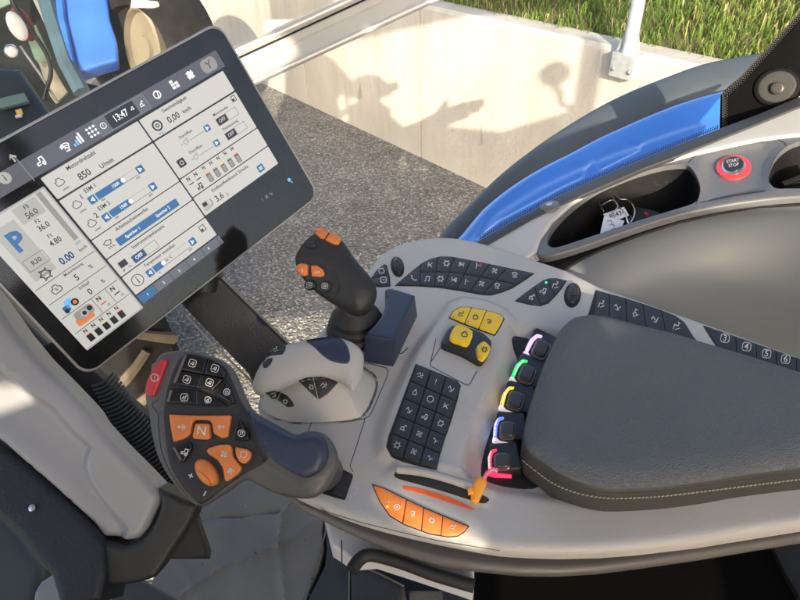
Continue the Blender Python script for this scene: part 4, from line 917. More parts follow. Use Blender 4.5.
# --- key bunch in the tray
kb = thing('key_bunch', SPb.at(620, 222, -.05), 'bunch of keys with two white paper tags lying in the dark tray', 'keys')
def kt(n, px, h, r, m_, closed=False):
    pts = [SPb.at(x, y, h) for x, y in spl(px, closed, 5)]
    if closed: pts.append(pts[0])
    mb = MB(); mb.tube(pts, r, 8); return mb.build(n, m_, kb)
kt('wire_loop', [(604, 212), (599.5, 203), (600, 196), (606, 191.5), (613, 190.5), (617, 196)], -.022, .0012, CHROME)
kt('key_ring', [(614, 193), (620, 199), (628, 200), (634, 208), (634, 216), (629, 224), (625, 214), (618, 206), (613, 198)], -.02, .0011, CHROME, True)
kt('string', [(602, 205), (612, 200), (618, 206), (612, 213)], -.018, .0008, METAL)
for P, r_ in (([(603, 214), (624, 206.5), (629, 215), (611, 222)], -.02), ([(604, 216), (624.5, 220.5), (620, 231), (599, 238)], -.014)):
    mb = hf('paper_tag', P, Pl(SPb.xyz(0, 0, r_), SPn), PAPER, kb, R=.0004, depth=.0008, step=.006); Tt = bvh(mb); S = Surf(Tt, P); m2 = MB()
    c = np.array(P).mean(0)
    if r_ < -.016:
        print_on(m2, S, 0, [('#85434', c[0]+.5, c[1], 6.5, -20)], 0)
    else:
        for k in range(3): 
            for q in ribbon([(c[0]-5+k*2, c[1]-5+k*4), (c[0]-1+k*2, c[1]-6+k*4), (c[0]+k*3, c[1]-2+k*3)], .6): m2.add([S.at(x, y, .0003+.00004*k) for x, y in q], [(0, 1, 2, 3)])
    m2.build('handwriting', DKPRINT, mb)
hf('black_fob', rnd([(602, 218), (598, 236), (606, 236), (630, 226), (634, 214), (622, 210)], 3), Pl(SPb.xyz(0, 0, -.03), SPn), GLOSSB, kb, R=.004, depth=.01, step=.006)
hf('leather_case', spl([(632, 206), (645, 206), (660, 210), (667, 216), (660, 222), (640, 226), (630, 222)], True, 3), Pl(SPb.xyz(0, 0, -.034), SPn), NAVYF, kb, R=.008, depth=.012, step=.006)
kt('red_key_head', [(645, 213), (648, 216)], -.03, .002, RED)

# --- sill, pillar with speaker
sil = thing('window_sill', SP.at(600, 175), 'black window sill strip between blue fender and light ledge', 'window sill')
up = [(430, 262), (470, 245), (481, 239), (505, 225), (530, 211.5), (560, 195), (600, 176.5), (640, 160), (680, 143.5), (720, 128), (760, 113), (800, 96)]
lo = [(805, 104), (760, 122.5), (720, 138.5), (680, 154.5), (640, 169.5), (600, 187), (560, 204.5), (530, 219), (510, 230.5), (489, 242.5), (470, 250), (435, 268)]
SPs = Pl(SP.xyz(0, 0, .003), SPn)
hf('sill_strip', up+lo, SPs, mat('sill_black', (.035, .037, .04), .45, bump=.3, bscale=700, var=.15, vscale=10, dirt=.1), sil, R=.002, depth=.006, step=.012)
pil = thing('rear_pillar', SP.at(770, 90), 'black rear cab pillar cover with round speaker at the right edge', 'cab pillar')
PP = Pl(SP.at(760, 100, .0), nrm(np.array([-.45, -.75, .30])))
hf('pillar_cover', [(719.5, 131), (720.5, 95), (728, 87), (740, 77), (765, 50), (800, 12), (803, 9), (804, 12), (804, 60), (803, 94), (800, 96), (790, 104), (778, 111), (760, 118), (740, 126)], PP, mat('pillar_black', (.003, .003, .0035), .6, spec=.04, bump=.3, bscale=700, var=.2, vscale=10, rvar=.08, dirt=.05), pil, R=.004, depth=.03, step=.014)
TPI = bvh(bpy.data.objects['pillar_cover'])
sp_ = pad('speaker', ell(777, 87, 24, 19, -20, 40), TPI, mat('speaker_black', (.004, .004, .004), .5, spec=.08, bump=.4, bscale=900), pil, h=.004, bev=2, step=4)
pad('speaker_ring', ell(777, 87, 20, 15.5, -20, 40), TPI, DARKP, sp_, h=.005, bev=1, step=4)
pad('speaker_knob', ell(777, 88.5, 7, 6, -20, 24), TPI, mat('knob_grey', (.035, .035, .035), .35, spec=.3), sp_, h=.012, bev=2.5, step=2.5)
# frit dots
mb = MB()
def dots(a, b, n, rows, S, off, r0=1.15):
    a = np.array(a, float); b = np.array(b, float); t = (b-a)/np.linalg.norm(b-a); nn = np.array([t[1], -t[0]])*off
    for j in range(rows):
        for i in range(n):
            c = a+(b-a)*(i+(.5 if j % 2 else 0))/n + nn*(j*2.0+1.0); r = r0*(1-.22*j)
            mb.add([S.at(c[0]+r*math.cos(q), c[1]+r*math.sin(q), .0005) for q in np.linspace(0, 6.2832, 7)[:-1]], [tuple(range(6))])
for a, b in zip(up[2:10], up[3:11]): 
    if b[0] > 722: break
    dots(a, b, int(np.hypot(b[0]-a[0], b[1]-a[1])/2.5), 2, SPs, 1)
S_ = PP
for a, b in (((722, 127), (722, 94)), ((722, 94), (740, 77)), ((740, 77), (765, 50)), ((765, 50), (806, 4))):
    dots(a, b, int(np.hypot(b[0]-a[0], b[1]-a[1])/2.5), 3, S_, -1)
o = mb.build('dotted_glass_edge', mat('frit_black', (.01, .01, .012), .5), sil, 0)

# --- fender
fen = thing('rear_fender', dep(600, 150, 1.2), 'glossy blue rear fender with wide grey rubber edge outside the window', 'fender')
FP_ = Pl(SP.xyz(0, 0, -.22)+np.array([0, .25, 0]), nrm((-.30, -.25, 1)))
bo = spl([(444, 241), (456, 234), (468, 220), (481, 205), (500, 189), (520, 175), (545, 160.5), (570, 148), (595, 134.5), (620, 123), (645, 112), (670, 102), (697, 93), (722, 86.5), (760, 78), (785, 74)], False, 3)
bi = spl([(785, 122), (760, 130), (720, 150), (680, 166), (640, 182), (600, 200), (560, 216), (520, 240), (485, 262), (460, 280), (430, 270)], False, 2)
fb = hf('blue_panel', bo+bi, FP_, BLUE, fen, R=.03, H=.018, depth=.02, step=.010,
   feats=[([(455, 285), (470, 243), (500, 213), (540, 188), (600, 160), (680, 132), (760, 110), (830, 95), (830, 150), (700, 190), (560, 250)], .006, .03),
          ([(478, 240), (500, 222), (530, 206), (560, 190), (583, 179), (588, 165), (575, 158), (545, 172), (510, 195), (488, 215)], -.004, .014),
          ([(600, 172), (640, 152), (641, 143), (625, 138), (602, 151), (596, 160), (597, 168)], -.004, .012)])
fo = spl([(420, 248), (434, 233), (445, 218), (462, 202), (482, 182), (502, 164), (524, 147), (545, 132), (570, 116), (600, 98.5), (630, 84), (660, 72), (700, 57.5), (740, 49), (770, 44), (786, 42)], False, 3)
fi = [(x, y) for x, y in bo][::-1]
FPl = Pl(FP_.xyz(0, 0, -.014), FP_.n)
fi2 = [(x+2, y+4) for x, y in fi]
hf('rubber_edge', fo+fi2, FPl, FLAP, fen, R=.05, H=.03, depth=.06, step=.02)

# --- window rail
rail = thing('window_rail', dep(330, 30, 1.25), 'cream aluminium window frame rail crossing above the screen', 'window frame')
A_ = (150, 92.); B_ = (520, -82.)
def rp(t, off, d): # point along rail, offset in px perpendicular
    ax = np.array([262-242, 81-46.]); 
    x0, y0 = 242+off*19, 46+off*35; return dep(x0+t*(116-off*(-0)), y0-t*(53.5), d)
mb = MB()
def rail_line(offs, r, d, m_, nm, flat=False):
    mb = MB(); mb.tube([rp(t, offs, d) for t in (-1.1, -.5, 0, .5, 1, 1.3, 1.72)], r, 14); return mb.build(nm, m_, rail)
k = 35.*1.25/FPX
rail_line(.10, .0085, 1.245, ALU, 'upper_tube'); rail_line(.96, .0065, 1.24, ALU, 'lower_lip')
mb = MB()
for t0, t1 in ((-1.1, 1.72),):
    secs = [(.25, 1.262), (.27, 1.256), (.45, 1.256), (.46, 1.2585), (.49, 1.2585), (.50, 1.255), (.92, 1.252), (1.04, 1.262), (1.04, 1.285), (.15, 1.285)]
    rings = [[rp(t, o_, d_) for o_, d_ in secs] for t in np.linspace(t0, t1, 10)]
    mb.loft(rings, 0)
mb.build('channel', ALU, rail)
mb = MB(); mb.tube([rp(t, .235, 1.256) for t in (-1.1, 0, 1, 1.72)], .0022, 6); mb.build('rubber_seal', DARKP, rail)
# windscreen pane
GM = bpy.data.materials.new('window_glass'); GM.use_nodes = True; nt = GM.node_tree; N = nt.nodes; L = nt.links; N.clear()
ou = N.new('ShaderNodeOutputMaterial'); tr = N.new('ShaderNodeBsdfTransparent'); gs = N.new('ShaderNodeBsdfGlossy'); gs.inputs['Roughness'].default_value = .02; df = N.new('ShaderNodeBsdfDiffuse'); df.inputs['Color'].default_value = (.6, .63, .65, 1)
m1 = N.new('ShaderNodeMixShader'); m1.inputs[0].default_value = .06; m2 = N.new('ShaderNodeMixShader'); m2.inputs[0].default_value = .13
nz = N.new('ShaderNodeTexNoise'); nz.inputs['Scale'].default_value = 5; nz.inputs['Detail'].default_value = 6; mr = N.new('ShaderNodeMapRange'); mr.inputs[1].default_value = .35; mr.inputs[2].default_value = .7; mr.inputs[3].default_value = .004; mr.inputs[4].default_value = .035
L.new(nz.outputs['Fac'], mr.inputs[0]); L.new(mr.outputs[0], m2.inputs[0])
L.new(tr.outputs[0], m1.inputs[1]); L.new(gs.outputs[0], m1.inputs[2]); L.new(m1.outputs[0], m2.inputs[1]); L.new(df.outputs[0], m2.inputs[2]); L.new(m2.outputs[0], ou.inputs[0])
pane = thing('window_pane', dep(150, 20, 1.35), 'dusty clear cab window pane above the rail and screen', 'window pane')
mb = MB(); q = [rp(-3.2, .05, 1.27), rp(1.72, .05, 1.27)]; upv = nrm(np.array([-.25, .1, .95]))
mb.add([q[0], q[1], q[1]+upv*.6, q[0]+upv*.6], [(0, 1, 2, 3)]); o = mb.build('glass', GM, pane, 0)
s = o.modifiers.new('solid', 'SOLIDIFY'); s.thickness = .004

# ================================================================ outside
gm = bpy.data.materials.new('gravel'); gm.use_nodes = True; nt = gm.node_tree; N = nt.nodes; L = nt.links; b = N['Principled BSDF']
tc = N.new('ShaderNodeTexCoord'); vo = N.new('ShaderNodeTexVoronoi'); vo.inputs['Scale'].default_value = 64; vo2 = N.new('ShaderNodeTexVoronoi'); vo2.inputs['Scale'].default_value = 36
nz = N.new('ShaderNodeTexNoise'); nz.inputs['Scale'].default_value = 2.5; nz.inputs['Detail'].default_value = 6
for v in (vo, vo2, nz): L.new(tc.outputs['Object'], v.inputs['Vector'])
sx = N.new('ShaderNodeSeparateColor'); L.new(vo.outputs['Color'], sx.inputs[0])
cr = N.new('ShaderNodeValToRGB'); e = cr.color_ramp.elements; e[0].position = 0; e[0].color = (.15, .145, .135, 1); e[1].position = 1; e[1].color = (.46, .445, .42, 1)
for p, c in ((.35, (.18, .172, .155, 1)), (.7, (.25, .24, .215, 1)), (.9, (.34, .325, .295, 1))):
    x = cr.color_ramp.elements.new(p); x.color = c
L.new(sx.outputs[0], cr.inputs[0])
mr = N.new('ShaderNodeMapRange'); L.new(nz.outputs['Fac'], mr.inputs[0]); mr.inputs[1].default_value = .3; mr.inputs[2].default_value = .7; mr.inputs[3].default_value = .82; mr.inputs[4].default_value = 1.15
mx = N.new('ShaderNodeMix'); mx.data_type = 'RGBA'; mx.blend_type = 'MULTIPLY'; mx.inputs[0].default_value = 1; L.new(cr.outputs[0], mx.inputs[6]); L.new(mr.outputs[0], mx.inputs[7]); L.new(mx.outputs[2], b.inputs['Base Color'])
b.inputs['Roughness'].default_value = .95; b.inputs['Specular IOR Level'].default_value = .1
ad = N.new('ShaderNodeMath'); ad.operation = 'ADD'; L.new(vo.outputs['Distance'], ad.inputs[0]); L.new(vo2.outputs['Distance'], ad.inputs[1])
bp = N.new('ShaderNodeBump'); bp.invert = True; bp.inputs['Strength'].default_value = 1; bp.inputs['Distance'].default_value = .007; L.new(ad.outputs[0], bp.inputs['Height']); L.new(bp.outputs[0], b.inputs['Normal'])
mb = MB(); mb.add([(-60, -60, GZ), (60, -60, GZ), (60, 60, GZ), (-60, 60, GZ)], [(0, 1, 2, 3)]); tag(mb.build('gravel_ground', gm, None, 0), 'grey gravel yard', kind='structure')
# scattered real stones
WD = np.array([.61244505, -.79051317, 0]); WN = np.array([-.79051317, -.61244505, 0]); WO = np.array([-1.88, 8.45, GZ])
mb = MB(); 
ico = [(0, 0, 1), (.89, 0, .45), (.28, .85, .45), (-.72, .53, .45), (-.72, -.53, .45), (.28, -.85, .45), (.72, .53, -.2), (-.28, .85, -.2), (-.89, 0, -.2), (-.28, -.85, -.2), (.72, -.53, -.2)]
icf = [(0, 1, 2), (0, 2, 3), (0, 3, 4), (0, 4, 5), (0, 5, 1), (1, 6, 2), (2, 6, 7), (2, 7, 3), (3, 7, 8), (3, 8, 4), (4, 8, 9), (4, 9, 5), (5, 9, 10), (5, 10, 1), (1, 10, 6)]
for i in range(9000):
    x = rng.uniform(0, 520); y = rng.uniform(75, 420); p = ZP(GZ).at(x, y)
    if (p-WO)@WN < .02: continue
    s = rng.uniform(.004, .0105); a = rng.uniform(0, 6.28); sc3 = rng.uniform(.6, 1.3, 3); ca, sa = math.cos(a), math.sin(a)
    mb.add([(p[0]+(v[0]*ca*sc3[0]-v[1]*sa*sc3[1])*s, p[1]+(v[0]*sa*sc3[0]+v[1]*ca*sc3[1])*s, GZ+v[2]*s*.7*sc3[2]) for v in ico], icf, int(rng.integers(0, 4)))
o = mb.build('loose_stones', [mat('stone_%d' % i, c, .8) for i, c in enumerate(((.13, .125, .11), (.2, .19, .17), (.3, .29, .26), (.42, .4, .37)))], None, 0); tag(o, 'pale and dark loose pebbles on the gravel', kind='stuff')
# wall
wm = bpy.data.materials.new('wall_concrete'); wm.use_nodes = True; nt = wm.node_tree; N = nt.nodes; L = nt.links; b = N['Principled BSDF']; b.inputs['Roughness'].default_value = .85
tc = N.new('ShaderNodeTexCoord'); nz = N.new('ShaderNodeTexNoise'); nz.inputs['Scale'].default_value = 1.6; nz.inputs['Detail'].default_value = 9; nz2 = N.new('ShaderNodeTexNoise'); nz2.inputs['Scale'].default_value = 30; nz2.inputs['Detail'].default_value = 4
vo = N.new('ShaderNodeTexVoronoi'); vo.inputs['Scale'].default_value = 9
for v in (nz, nz2, vo): L.new(tc.outputs['Object'], v.inputs['Vector'])
cr = N.new('ShaderNodeValToRGB'); e = cr.color_ramp.elements; e[0].position = .3; e[0].color = (.45, .435, .395, 1); e[1].position = .7; e[1].color = (.57, .555, .505, 1); L.new(nz.outputs['Fac'], cr.inputs[0])
pr_ = N.new('ShaderNodeMapRange'); L.new(vo.outputs['Distance'], pr_.inputs[0]); pr_.inputs[1].default_value = .035; pr_.inputs[2].default_value = .07; pr_.inputs[3].default_value = .45; pr_.inputs[4].default_value = 1
mx = N.new('ShaderNodeMix'); mx.data_type = 'RGBA'; mx.blend_type = 'MULTIPLY'; mx.inputs[0].default_value = 1; L.new(cr.outputs[0], mx.inputs[6]); L.new(pr_.outputs[0], mx.inputs[7]); mp_ = N.new('ShaderNodeMapping'); mp_.inputs['Scale'].default_value = (3.5, 3.5, .35); L.new(tc.outputs['Object'], mp_.inputs[0]); n5 = N.new('ShaderNodeTexNoise'); n5.inputs['Scale'].default_value = 2; n5.inputs['Detail'].default_value = 8; L.new(mp_.outputs[0], n5.inputs['Vector'])
r5 = N.new('ShaderNodeMapRange'); L.new(n5.outputs['Fac'], r5.inputs[0]); r5.inputs[1].default_value = .45; r5.inputs[2].default_value = .75; r5.inputs[3].default_value = 0; r5.inputs[4].default_value = .45
m5 = N.new('ShaderNodeMix'); m5.data_type = 'RGBA'; L.new(r5.outputs[0], m5.inputs[0]); L.new(mx.outputs[2], m5.inputs[6]); m5.inputs[7].default_value = (.36, .33, .26, 1); L.new(m5.outputs[2], b.inputs['Base Color'])
bp = N.new('ShaderNodeBump'); bp.inputs['Strength'].default_value = .5; bp.inputs['Distance'].default_value = .01; L.new(nz2.outputs['Fac'], bp.inputs['Height']); L.new(bp.outputs[0], b.inputs['Normal'])
wall = thing('retaining_wall', WO+WD*4, 'pale concrete retaining wall with a grass bank behind it', 'retaining wall')
WH = 1.41; TH_ = .22
def wp(s, t, z): return WO + WD*s - WN*t + np.array([0, 0, z])
def sat_(x, y):
    r = ray(x, y); return (CAM + r*(((WO-CAM)@WN)/(r@WN)) - WO)@WD
js_ = [-14, -9.2, -4.4, sat_(305, 70), sat_(421, 130), 8.9, 14]
for a, b_ in zip(js_[:-1], js_[1:]):
    mb = MB(); a2, b2 = a+.006, b_-.006
    mb.add([wp(a2, 0, -.3), wp(b2, 0, -.3), wp(b2, TH_, -.3), wp(a2, TH_, -.3), wp(a2, 0, WH-.03), wp(b2, 0, WH-.03), wp(b2, .03, WH), wp(a2, .03, WH), wp(b2, TH_, WH), wp(a2, TH_, WH)],
           [(0, 1, 5, 4), (4, 5, 6, 7), (7, 6, 8, 9), (9, 8, 2, 3), (0, 4, 7, 9, 3), (1, 2, 8, 6, 5)])
    mb.build('wall_section', wm, wall, 0)
def wat(x, y, off=0):
    d = ray(x, y); t = ((WO+WN*off-CAM)@WN)/(d@WN); return CAM+d*t
mb = MB()
for x, y, h_ in ((359, 100, 12), (480, 146, 16)):
    a = wat(x+2, y, .0); b_ = wat(x-3, y-h_*0+2, 0)
    mb.add([wat(x, y, .001), wat(x+3, y-2, .006), wat(x+1, y-h_*1.6, .001), wat(x-2, y-1, .004)], [(0, 1, 2), (0, 2, 3)])
mb.build('chipped_mark', mat('rough_concrete', (.40, .385, .34), .9), wall, 0)
# bank
SL = .62
mb = MB(); nx, ny = 40, 14; bm_ = []
for j in range(ny+1):
    for i in range(nx+1):
        s = -3+i*.4; t = TH_+.0+j*.45; z = WH-.05 + max(0, t-TH_)*SL + rng.uniform(-.03, .03)*(j > 0)
        mb.v.append(tuple(wp(s, t, z)))
for j in range(ny):
    for i in range(nx): a = j*(nx+1)+i; mb.f.append((a, a+1, a+nx+2, a+nx+1)); mb.m.append(0)
tag(mb.build('grass_bank', mat('bank_soil', (.09, .085, .035), .9, var=.3, vscale=3), None, 80), 'earth bank under the grass', kind='structure')
def blade_mats():
    r = []
    for i, c in enumerate(((.07, .14, .02), (.11, .19, .03), (.17, .23, .045), (.30, .27, .13), (.06, .12, .02))):
        m_ = mat('grass_%d' % i, c, .5); bs = m_.node_tree.nodes['Principled BSDF']; bs.inputs['Subsurface Weight'].default_value = 0; r.append(m_)
    return r
mb = MB(); cnt = 0
while cnt < 42000:
    s = rng.uniform(-.5, 9.5); t = TH_ + rng.uniform(-.02, 3.3)**1.0; 
    if rng.uniform() > 1.15-t*.25: continue
    z = WH-.06+max(0, t-TH_)*SL; p = wp(s, t, z); L_ = rng.uniform(.10, .24)*(1.0 if t > .35 else .8); a = rng.normal(-.2, .8)
    clump = math.sin(s*3.1+1.3*math.sin(t*4))+math.sin(t*5.3+s*1.7)
    dirv = WN*math.cos(a)*1.0 + WD*math.sin(a); lean = rng.uniform(.25, 1.0)
    w = rng.uniform(.002, .0055); sd = np.cross(dirv, [0, 0, 1])*w
    p1 = p + np.array([0, 0, L_*.55]) + dirv*L_*.25*lean; p2 = p1 + dirv*L_*.45*lean + np.array([0, 0, L_*(.30-.75*lean)])
    mi = int(np.clip(rng.normal(1.2+.55*clump, .9), 0, 4)) if rng.uniform() > .12 else 3
    mb.add([p-sd, p+sd, p1+sd*.8, p1-sd*.8, p2], [(0, 1, 2, 3), (3, 2, 4)], mi); cnt += 1
o = mb.build('long_grass', blade_mats(), None, 0); tag(o, 'long green and straw grass on the bank', kind='stuff')
# post
pt = thing('steel_post', wat(628, 78, .06), 'galvanised steel post bolted to the wall face in a square bracket', 'metal post')
pc = wat(627, 60, .055)
def zt(y, off=.055, x=627): return wat(x, y, off)[2]
mb = MB(); top_ = pc.copy(); b0 = pc.copy(); b0[2] = zt(52); top_[2] = zt(-40)
mb.lathe(b0, (0, 0, 1), [(.048, 0), (.048, .02), (.042, .03), (.042, top_[2]-b0[2])], 24); mb.build('tube', GALV, pt)
mb = MB(); z1 = zt(52); z0 = zt(78); mb.box((pc[0], pc[1], (z0+z1)/2), WD*.088, WN*.05, (0, 0, (z1-z0)/2)); mb.build('bracket', GALV, pt, bevel=.006)
for s_ in (-1, 1):
    mb = MB(); q = np.array([pc[0], pc[1], z1]); mb.add([q+WD*s_*.085, q+WD*s_*.045, q+WD*s_*.045+np.array([0, 0, .13]), q+WD*s_*.085+WN*.006, q+WD*s_*.045+WN*.006, q+WD*s_*.045+np.array([0, 0, .13])+WN*.006], [(0, 1, 2), (3, 4, 5), (0, 1, 4, 3), (1, 2, 5, 4), (2, 0, 3, 5)]); mb.build('gusset', GALV, pt, 0)
    mb = MB(); mb.lathe(np.array([pc[0], pc[1], z0+.05])+WD*s_*.06+WN*.05, WN, [(.013, 0), (.013, .008), (.007, .012), (.0001, .012)], 6); mb.build('bolt', METAL, pt, 30)
# parked blue tractor seen through the pane
bt = thing('parked_tractor', ZP(GZ).at(100, 60), 'blue tractor with cream wheel rim standing beyond the dusty window', 'tractor')
def D2(x, y, d): return dep(x, y, d)
BPp = Pl(D2(90, 30, 5.2), nrm(-ray(90, 30)+np.array([0, 0, .6])))
hf('bonnet_panel', rnd([(54, -40), (60, 0), (66, 30), (77, 74), (100, 66), (118, 61), (117, 42), (110, 20), (102, -40)], 3), BPp, mat('blue_paint_far', (.022, .11, .50), .3, coat=.6, var=.2, vscale=3), bt, R=.03, H=.02, depth=.2, step=.06)
hf('dark_body', [(-60, -60), (62, -60), (64, 20), (80, 80), (120, 90), (60, 140), (-60, 160)], Pl(D2(40, 30, 5.7), BPp.n), mat('far_dark', (.008, .011, .011), .7, spec=.1, var=.5, vscale=3), bt, R=.05, depth=.2, step=.2)
for pxs, r_, c_ in (([(40, -20), (52, 20), (66, 62), (82, 92)], .07, (.04, .075, .10)), ([(58, -20), (62, 20), (72, 66)], .035, (.02, .10, .35)), ([(26, -20), (50, 30), (62, 64)], .02, (.16, .18, .17))):
    mb = MB(); mb.tube([D2(x, y, 5.1) for x, y in pxs], r_, 8); mb.build('cab_bar', mat('far_bar_%d' % int(r_*1000), c_, .4, var=.3, vscale=4), bt)
for P_, c_ in (([(24, 30), (36, 24), (52, 58), (46, 70), (34, 58)], (.05, .085, .06)), ([(38, 62), (48, 58), (68, 92), (56, 104), (50, 96)], (.13, .12, .09)), ([(-10, -20), (20, -20), (10, 4), (-10, 12)], (.09, .13, .10))):
    hf('cab_window', P_, Pl(D2(40, 50, 5.2), BPp.n), mat('far_window_%d' % int(c_[0]*100), c_, .3, var=.5, vscale=5), bt, R=.01, depth=.03, step=.15)
wc = D2(150, 46, 5.6); wax = nrm(np.array([-.35, -.85, .1]))
mb = MB(); mb.lathe(wc, wax, [(.33, -.25), (.42, -.25), (.62, -.2), (.68, -.1), (.68, .1), (.62, .2), (.45, .22), (.36, .2), (.34, .1)], 40); ty = mb.build('tyre', RUBBER, bt)
mb = MB(); mb.lathe(wc+np.array([.08, 0, 0]), wax, [(.34, -.2), (.36, .21), (.33, .23), (.30, .17), (.12, .15), (.10, .19), (.0001, .19)], 40, sx=.55); mb.build('rim', CREAM, bt)
mb = MB(); mb.lathe(wc-wax*.3, wax, [(.4, -.1), (.4, .1), (.0001, .1)], 20); mb.build('axle_housing', MATS['far_dark'], bt)
# work lamps / mirror bracket
wl = thing('work_lamp', D2(15, 22, 1.6), 'white oval work lamp with red brown side on a black curved bracket', 'work lamp')
LPp = Pl(D2(16, 22, 1.7), nrm(-ray(16, 22)))
hf('lamp_lens', ell(17, 26, 8.5, 17, -32, 24), LPp, mat('lamp_lens', (.75, .7, .66), .3, emis=(.9, .85, .8), es=.08), wl, R=.02, depth=.03, step=.02)
hf('lamp_body', ell(23, 24, 9, 20, -32, 24), Pl(LPp.xyz(0, 0, -.03), LPp.n), mat('lamp_brown', (.25, .05, .03), .4), wl, R=.01, depth=.03, step=.02)
mb = MB(); mb.tube([LPp.at(x, y, -.02) for x, y in spl([(8, -10), (16, 8), (34, 34), (47, 55), (51, 72), (47, 88), (44, 100)], False, 4)], .0065, 10); mb.build('bracket', BLACK, wl)
mb = MB(); mb.tube([LPp.at(x, y, -.03) for x, y in ((20, 46), (40, 74), (58, 103))], .004, 10); mb.build('strut', METAL, wl)
rl = thing('round_lamp', D2(12, 52, 1.6), 'small round white lamp under the oval lamp', 'lamp')
hf('lens', ell(12, 52, 6.2, 5.4, 30, 20), LPp, MATS['lamp_lens'], rl, R=.008, depth=.02, step=.015)
hf('housing', ell(11, 51, 7.6, 6.8, 30, 20), Pl(LPp.xyz(0, 0, -.006), LPp.n), CHROME, rl, R=.008, depth=.03, step=.015)
# front dark dash visible left
dh = thing('dashboard', D2(20, 110, 1.2), 'dark dashboard top behind the screen at the left edge', 'dashboard')
hf('dash_top', [(-80, 60), (20, 66), (50, 110), (62, 125), (30, 190), (-80, 200)], Pl(D2(10, 110, 1.15), nrm(-ray(10, 110)+np.array([0, 0, .8]))), mat('dash_dark', (.03, .045, .055), .4, var=.3, vscale=6), dh, R=.02, depth=.08, step=.04)
dpl = Pl(D2(10, 110, 1.13), nrm(-ray(10, 110)+np.array([0, 0, .8])))
hf('tinted_window', [(-5, 99), (24, 92), (29, 101), (0, 108)], dpl, mat('teal_pane', (.14, .22, .22), .2), dh, R=.002, depth=.01, step=.03)
hf('warning_sticker', [(15, 110), (21, 108), (23, 113), (17, 115)], dpl, mat('sticker_amber', (.7, .45, .1), .5), dh, R=.001, depth=.004, step=.02)
hf('sticker_base', [(14.6, 115), (22.5, 113), (22, 116.5), (15.5, 117.5)], dpl, WHITE, dh, R=.001, depth=.004, step=.02)
# ================================================================ steering column, hose, floor
scn = thing('steering_column', dep(60, 450, .6), 'light grey steering column fairing with a black clamp at its lower end', 'steering column')
CP = Pl(dep(80, 440, .56), nrm(np.array([.12, -.70, .70])))
CO = [(-60, 250), (-20, 285), (0, 312), (12, 330), (35, 358), (60, 383), (80, 404), (88, 413), (95, 425), (115, 447), (140, 472), (158, 491), (160, 499), (157, 507), (146, 530), (138, 540), (127, 541), (100, 539), (90, 525), (60, 498), (20, 463), (0, 445), (-60, 400)]
hf('fairing', rnd(CO, 4), CP, STEER, scn, R=.010, H=.008, depth=.04, step=.008,
   feats=[([(-70, 330), (0, 373), (14, 384), (22, 392), (50, 408), (70, 432), (88, 448), (84, 455), (82, 468), (88, 484), (104, 505), (125, 530), (110, 560), (60, 520), (0, 470), (-70, 420)], -.012, .010),
          ([(-80, 420), (0, 425), (40, 452), (80, 488), (110, 520), (130, 560), (60, 560), (-80, 500)], .007, .03)])
hf('clamp', spl([(157, 489), (165, 491), (180, 498), (195, 504), (196, 510), (190, 525), (175, 548), (158, 574), (150, 580), (130, 585), (105, 585), (100, 560), (99, 543), (120, 546), (132, 544), (146, 536), (156, 518), (160, 504)], True, 3), Pl(CP.xyz(0, 0, .002), CP.n), mat('clamp_black', (.022, .023, .022), .45, bump=.3, bscale=1100, dirt=.15, var=.2, vscale=20), scn, R=.006, depth=.035, step=.008)
bo_ = thing('column_boot', dep(40, 520, .65), 'dark navy vinyl boot below the grey steering column', 'boot')
BPl = Pl(CP.xyz(0, 0, -.022), nrm(np.array([.0, -.5, .85])))
hf('boot', [(-60, 410), (0, 442), (30, 466), (62, 495), (95, 530), (104, 545), (104, 575), (98, 600), (60, 612), (50, 576), (42, 568), (20, 540), (0, 520), (-60, 480)], BPl, NAVYF, bo_, R=.008, H=.006, depth=.05, step=.012)
mb = MB(); S = BPl
mb.lathe(BPl.at(33, 508, .001), BPl.n, [(.0032, 0), (.0032, .002), (.0012, .0026), (.0001, .0026)], 12); mb.build('rivet', METAL, bo_)
cr_ = thing('cross_member', dep(-5, 560, .8), 'dark grey painted frame member at the lower left corner', 'frame')
hf('beam', [(-80, 480), (0, 512), (20, 532), (44, 565), (38, 590), (36, 640), (-80, 640)], Pl(dep(0, 560, .75), nrm(np.array([.1, -.3, .95]))), mat('frame_grey', (.06, .065, .07), .5, var=.2, vscale=9, dirt=.3), cr_, R=.012, depth=.05, step=.02)
br = thing('metal_bracket', dep(70, 590, .78), 'small pale metal bracket beneath the navy boot', 'bracket')
hf('plate', [(34, 592), (40, 582), (52, 574), (58, 572), (80, 572), (96, 578), (100, 590), (92, 620), (30, 620)], Pl(dep(70, 590, .72), nrm(np.array([.1, -.4, .9]))), mat('bracket_pale', (.28, .3, .31), .45, .3, var=.15, vscale=20, dirt=.2), br, R=.005, depth=.03, step=.01)
mb = MB(); hb = Pl(dep(100, 590, .70), nrm(np.array([.1, -.4, .9]))); mb.tube([hb.at(x, y) for x, y in spl([(88, 598), (95, 594), (97, 585), (108, 580), (112, 586), (106, 594), (98, 600), (90, 604)], False, 5)], .0013, 8); mb.build('wire_clip', CHROME, br)
pe = thing('pedal', dep(140, 590, .8), 'dark grey pedal pad at the bottom edge below the clamp', 'pedal')
hf('pad', rnd([(100, 640), (112, 592), (130, 576), (136, 575), (180, 600), (210, 640)], 4), Pl(dep(140, 592, .72), nrm(np.array([.1, -.3, .95]))), mat('pedal_grey', (.06, .065, .07), .5, bump=.4, bscale=400, dirt=.15), pe, R=.006, depth=.03, step=.01)
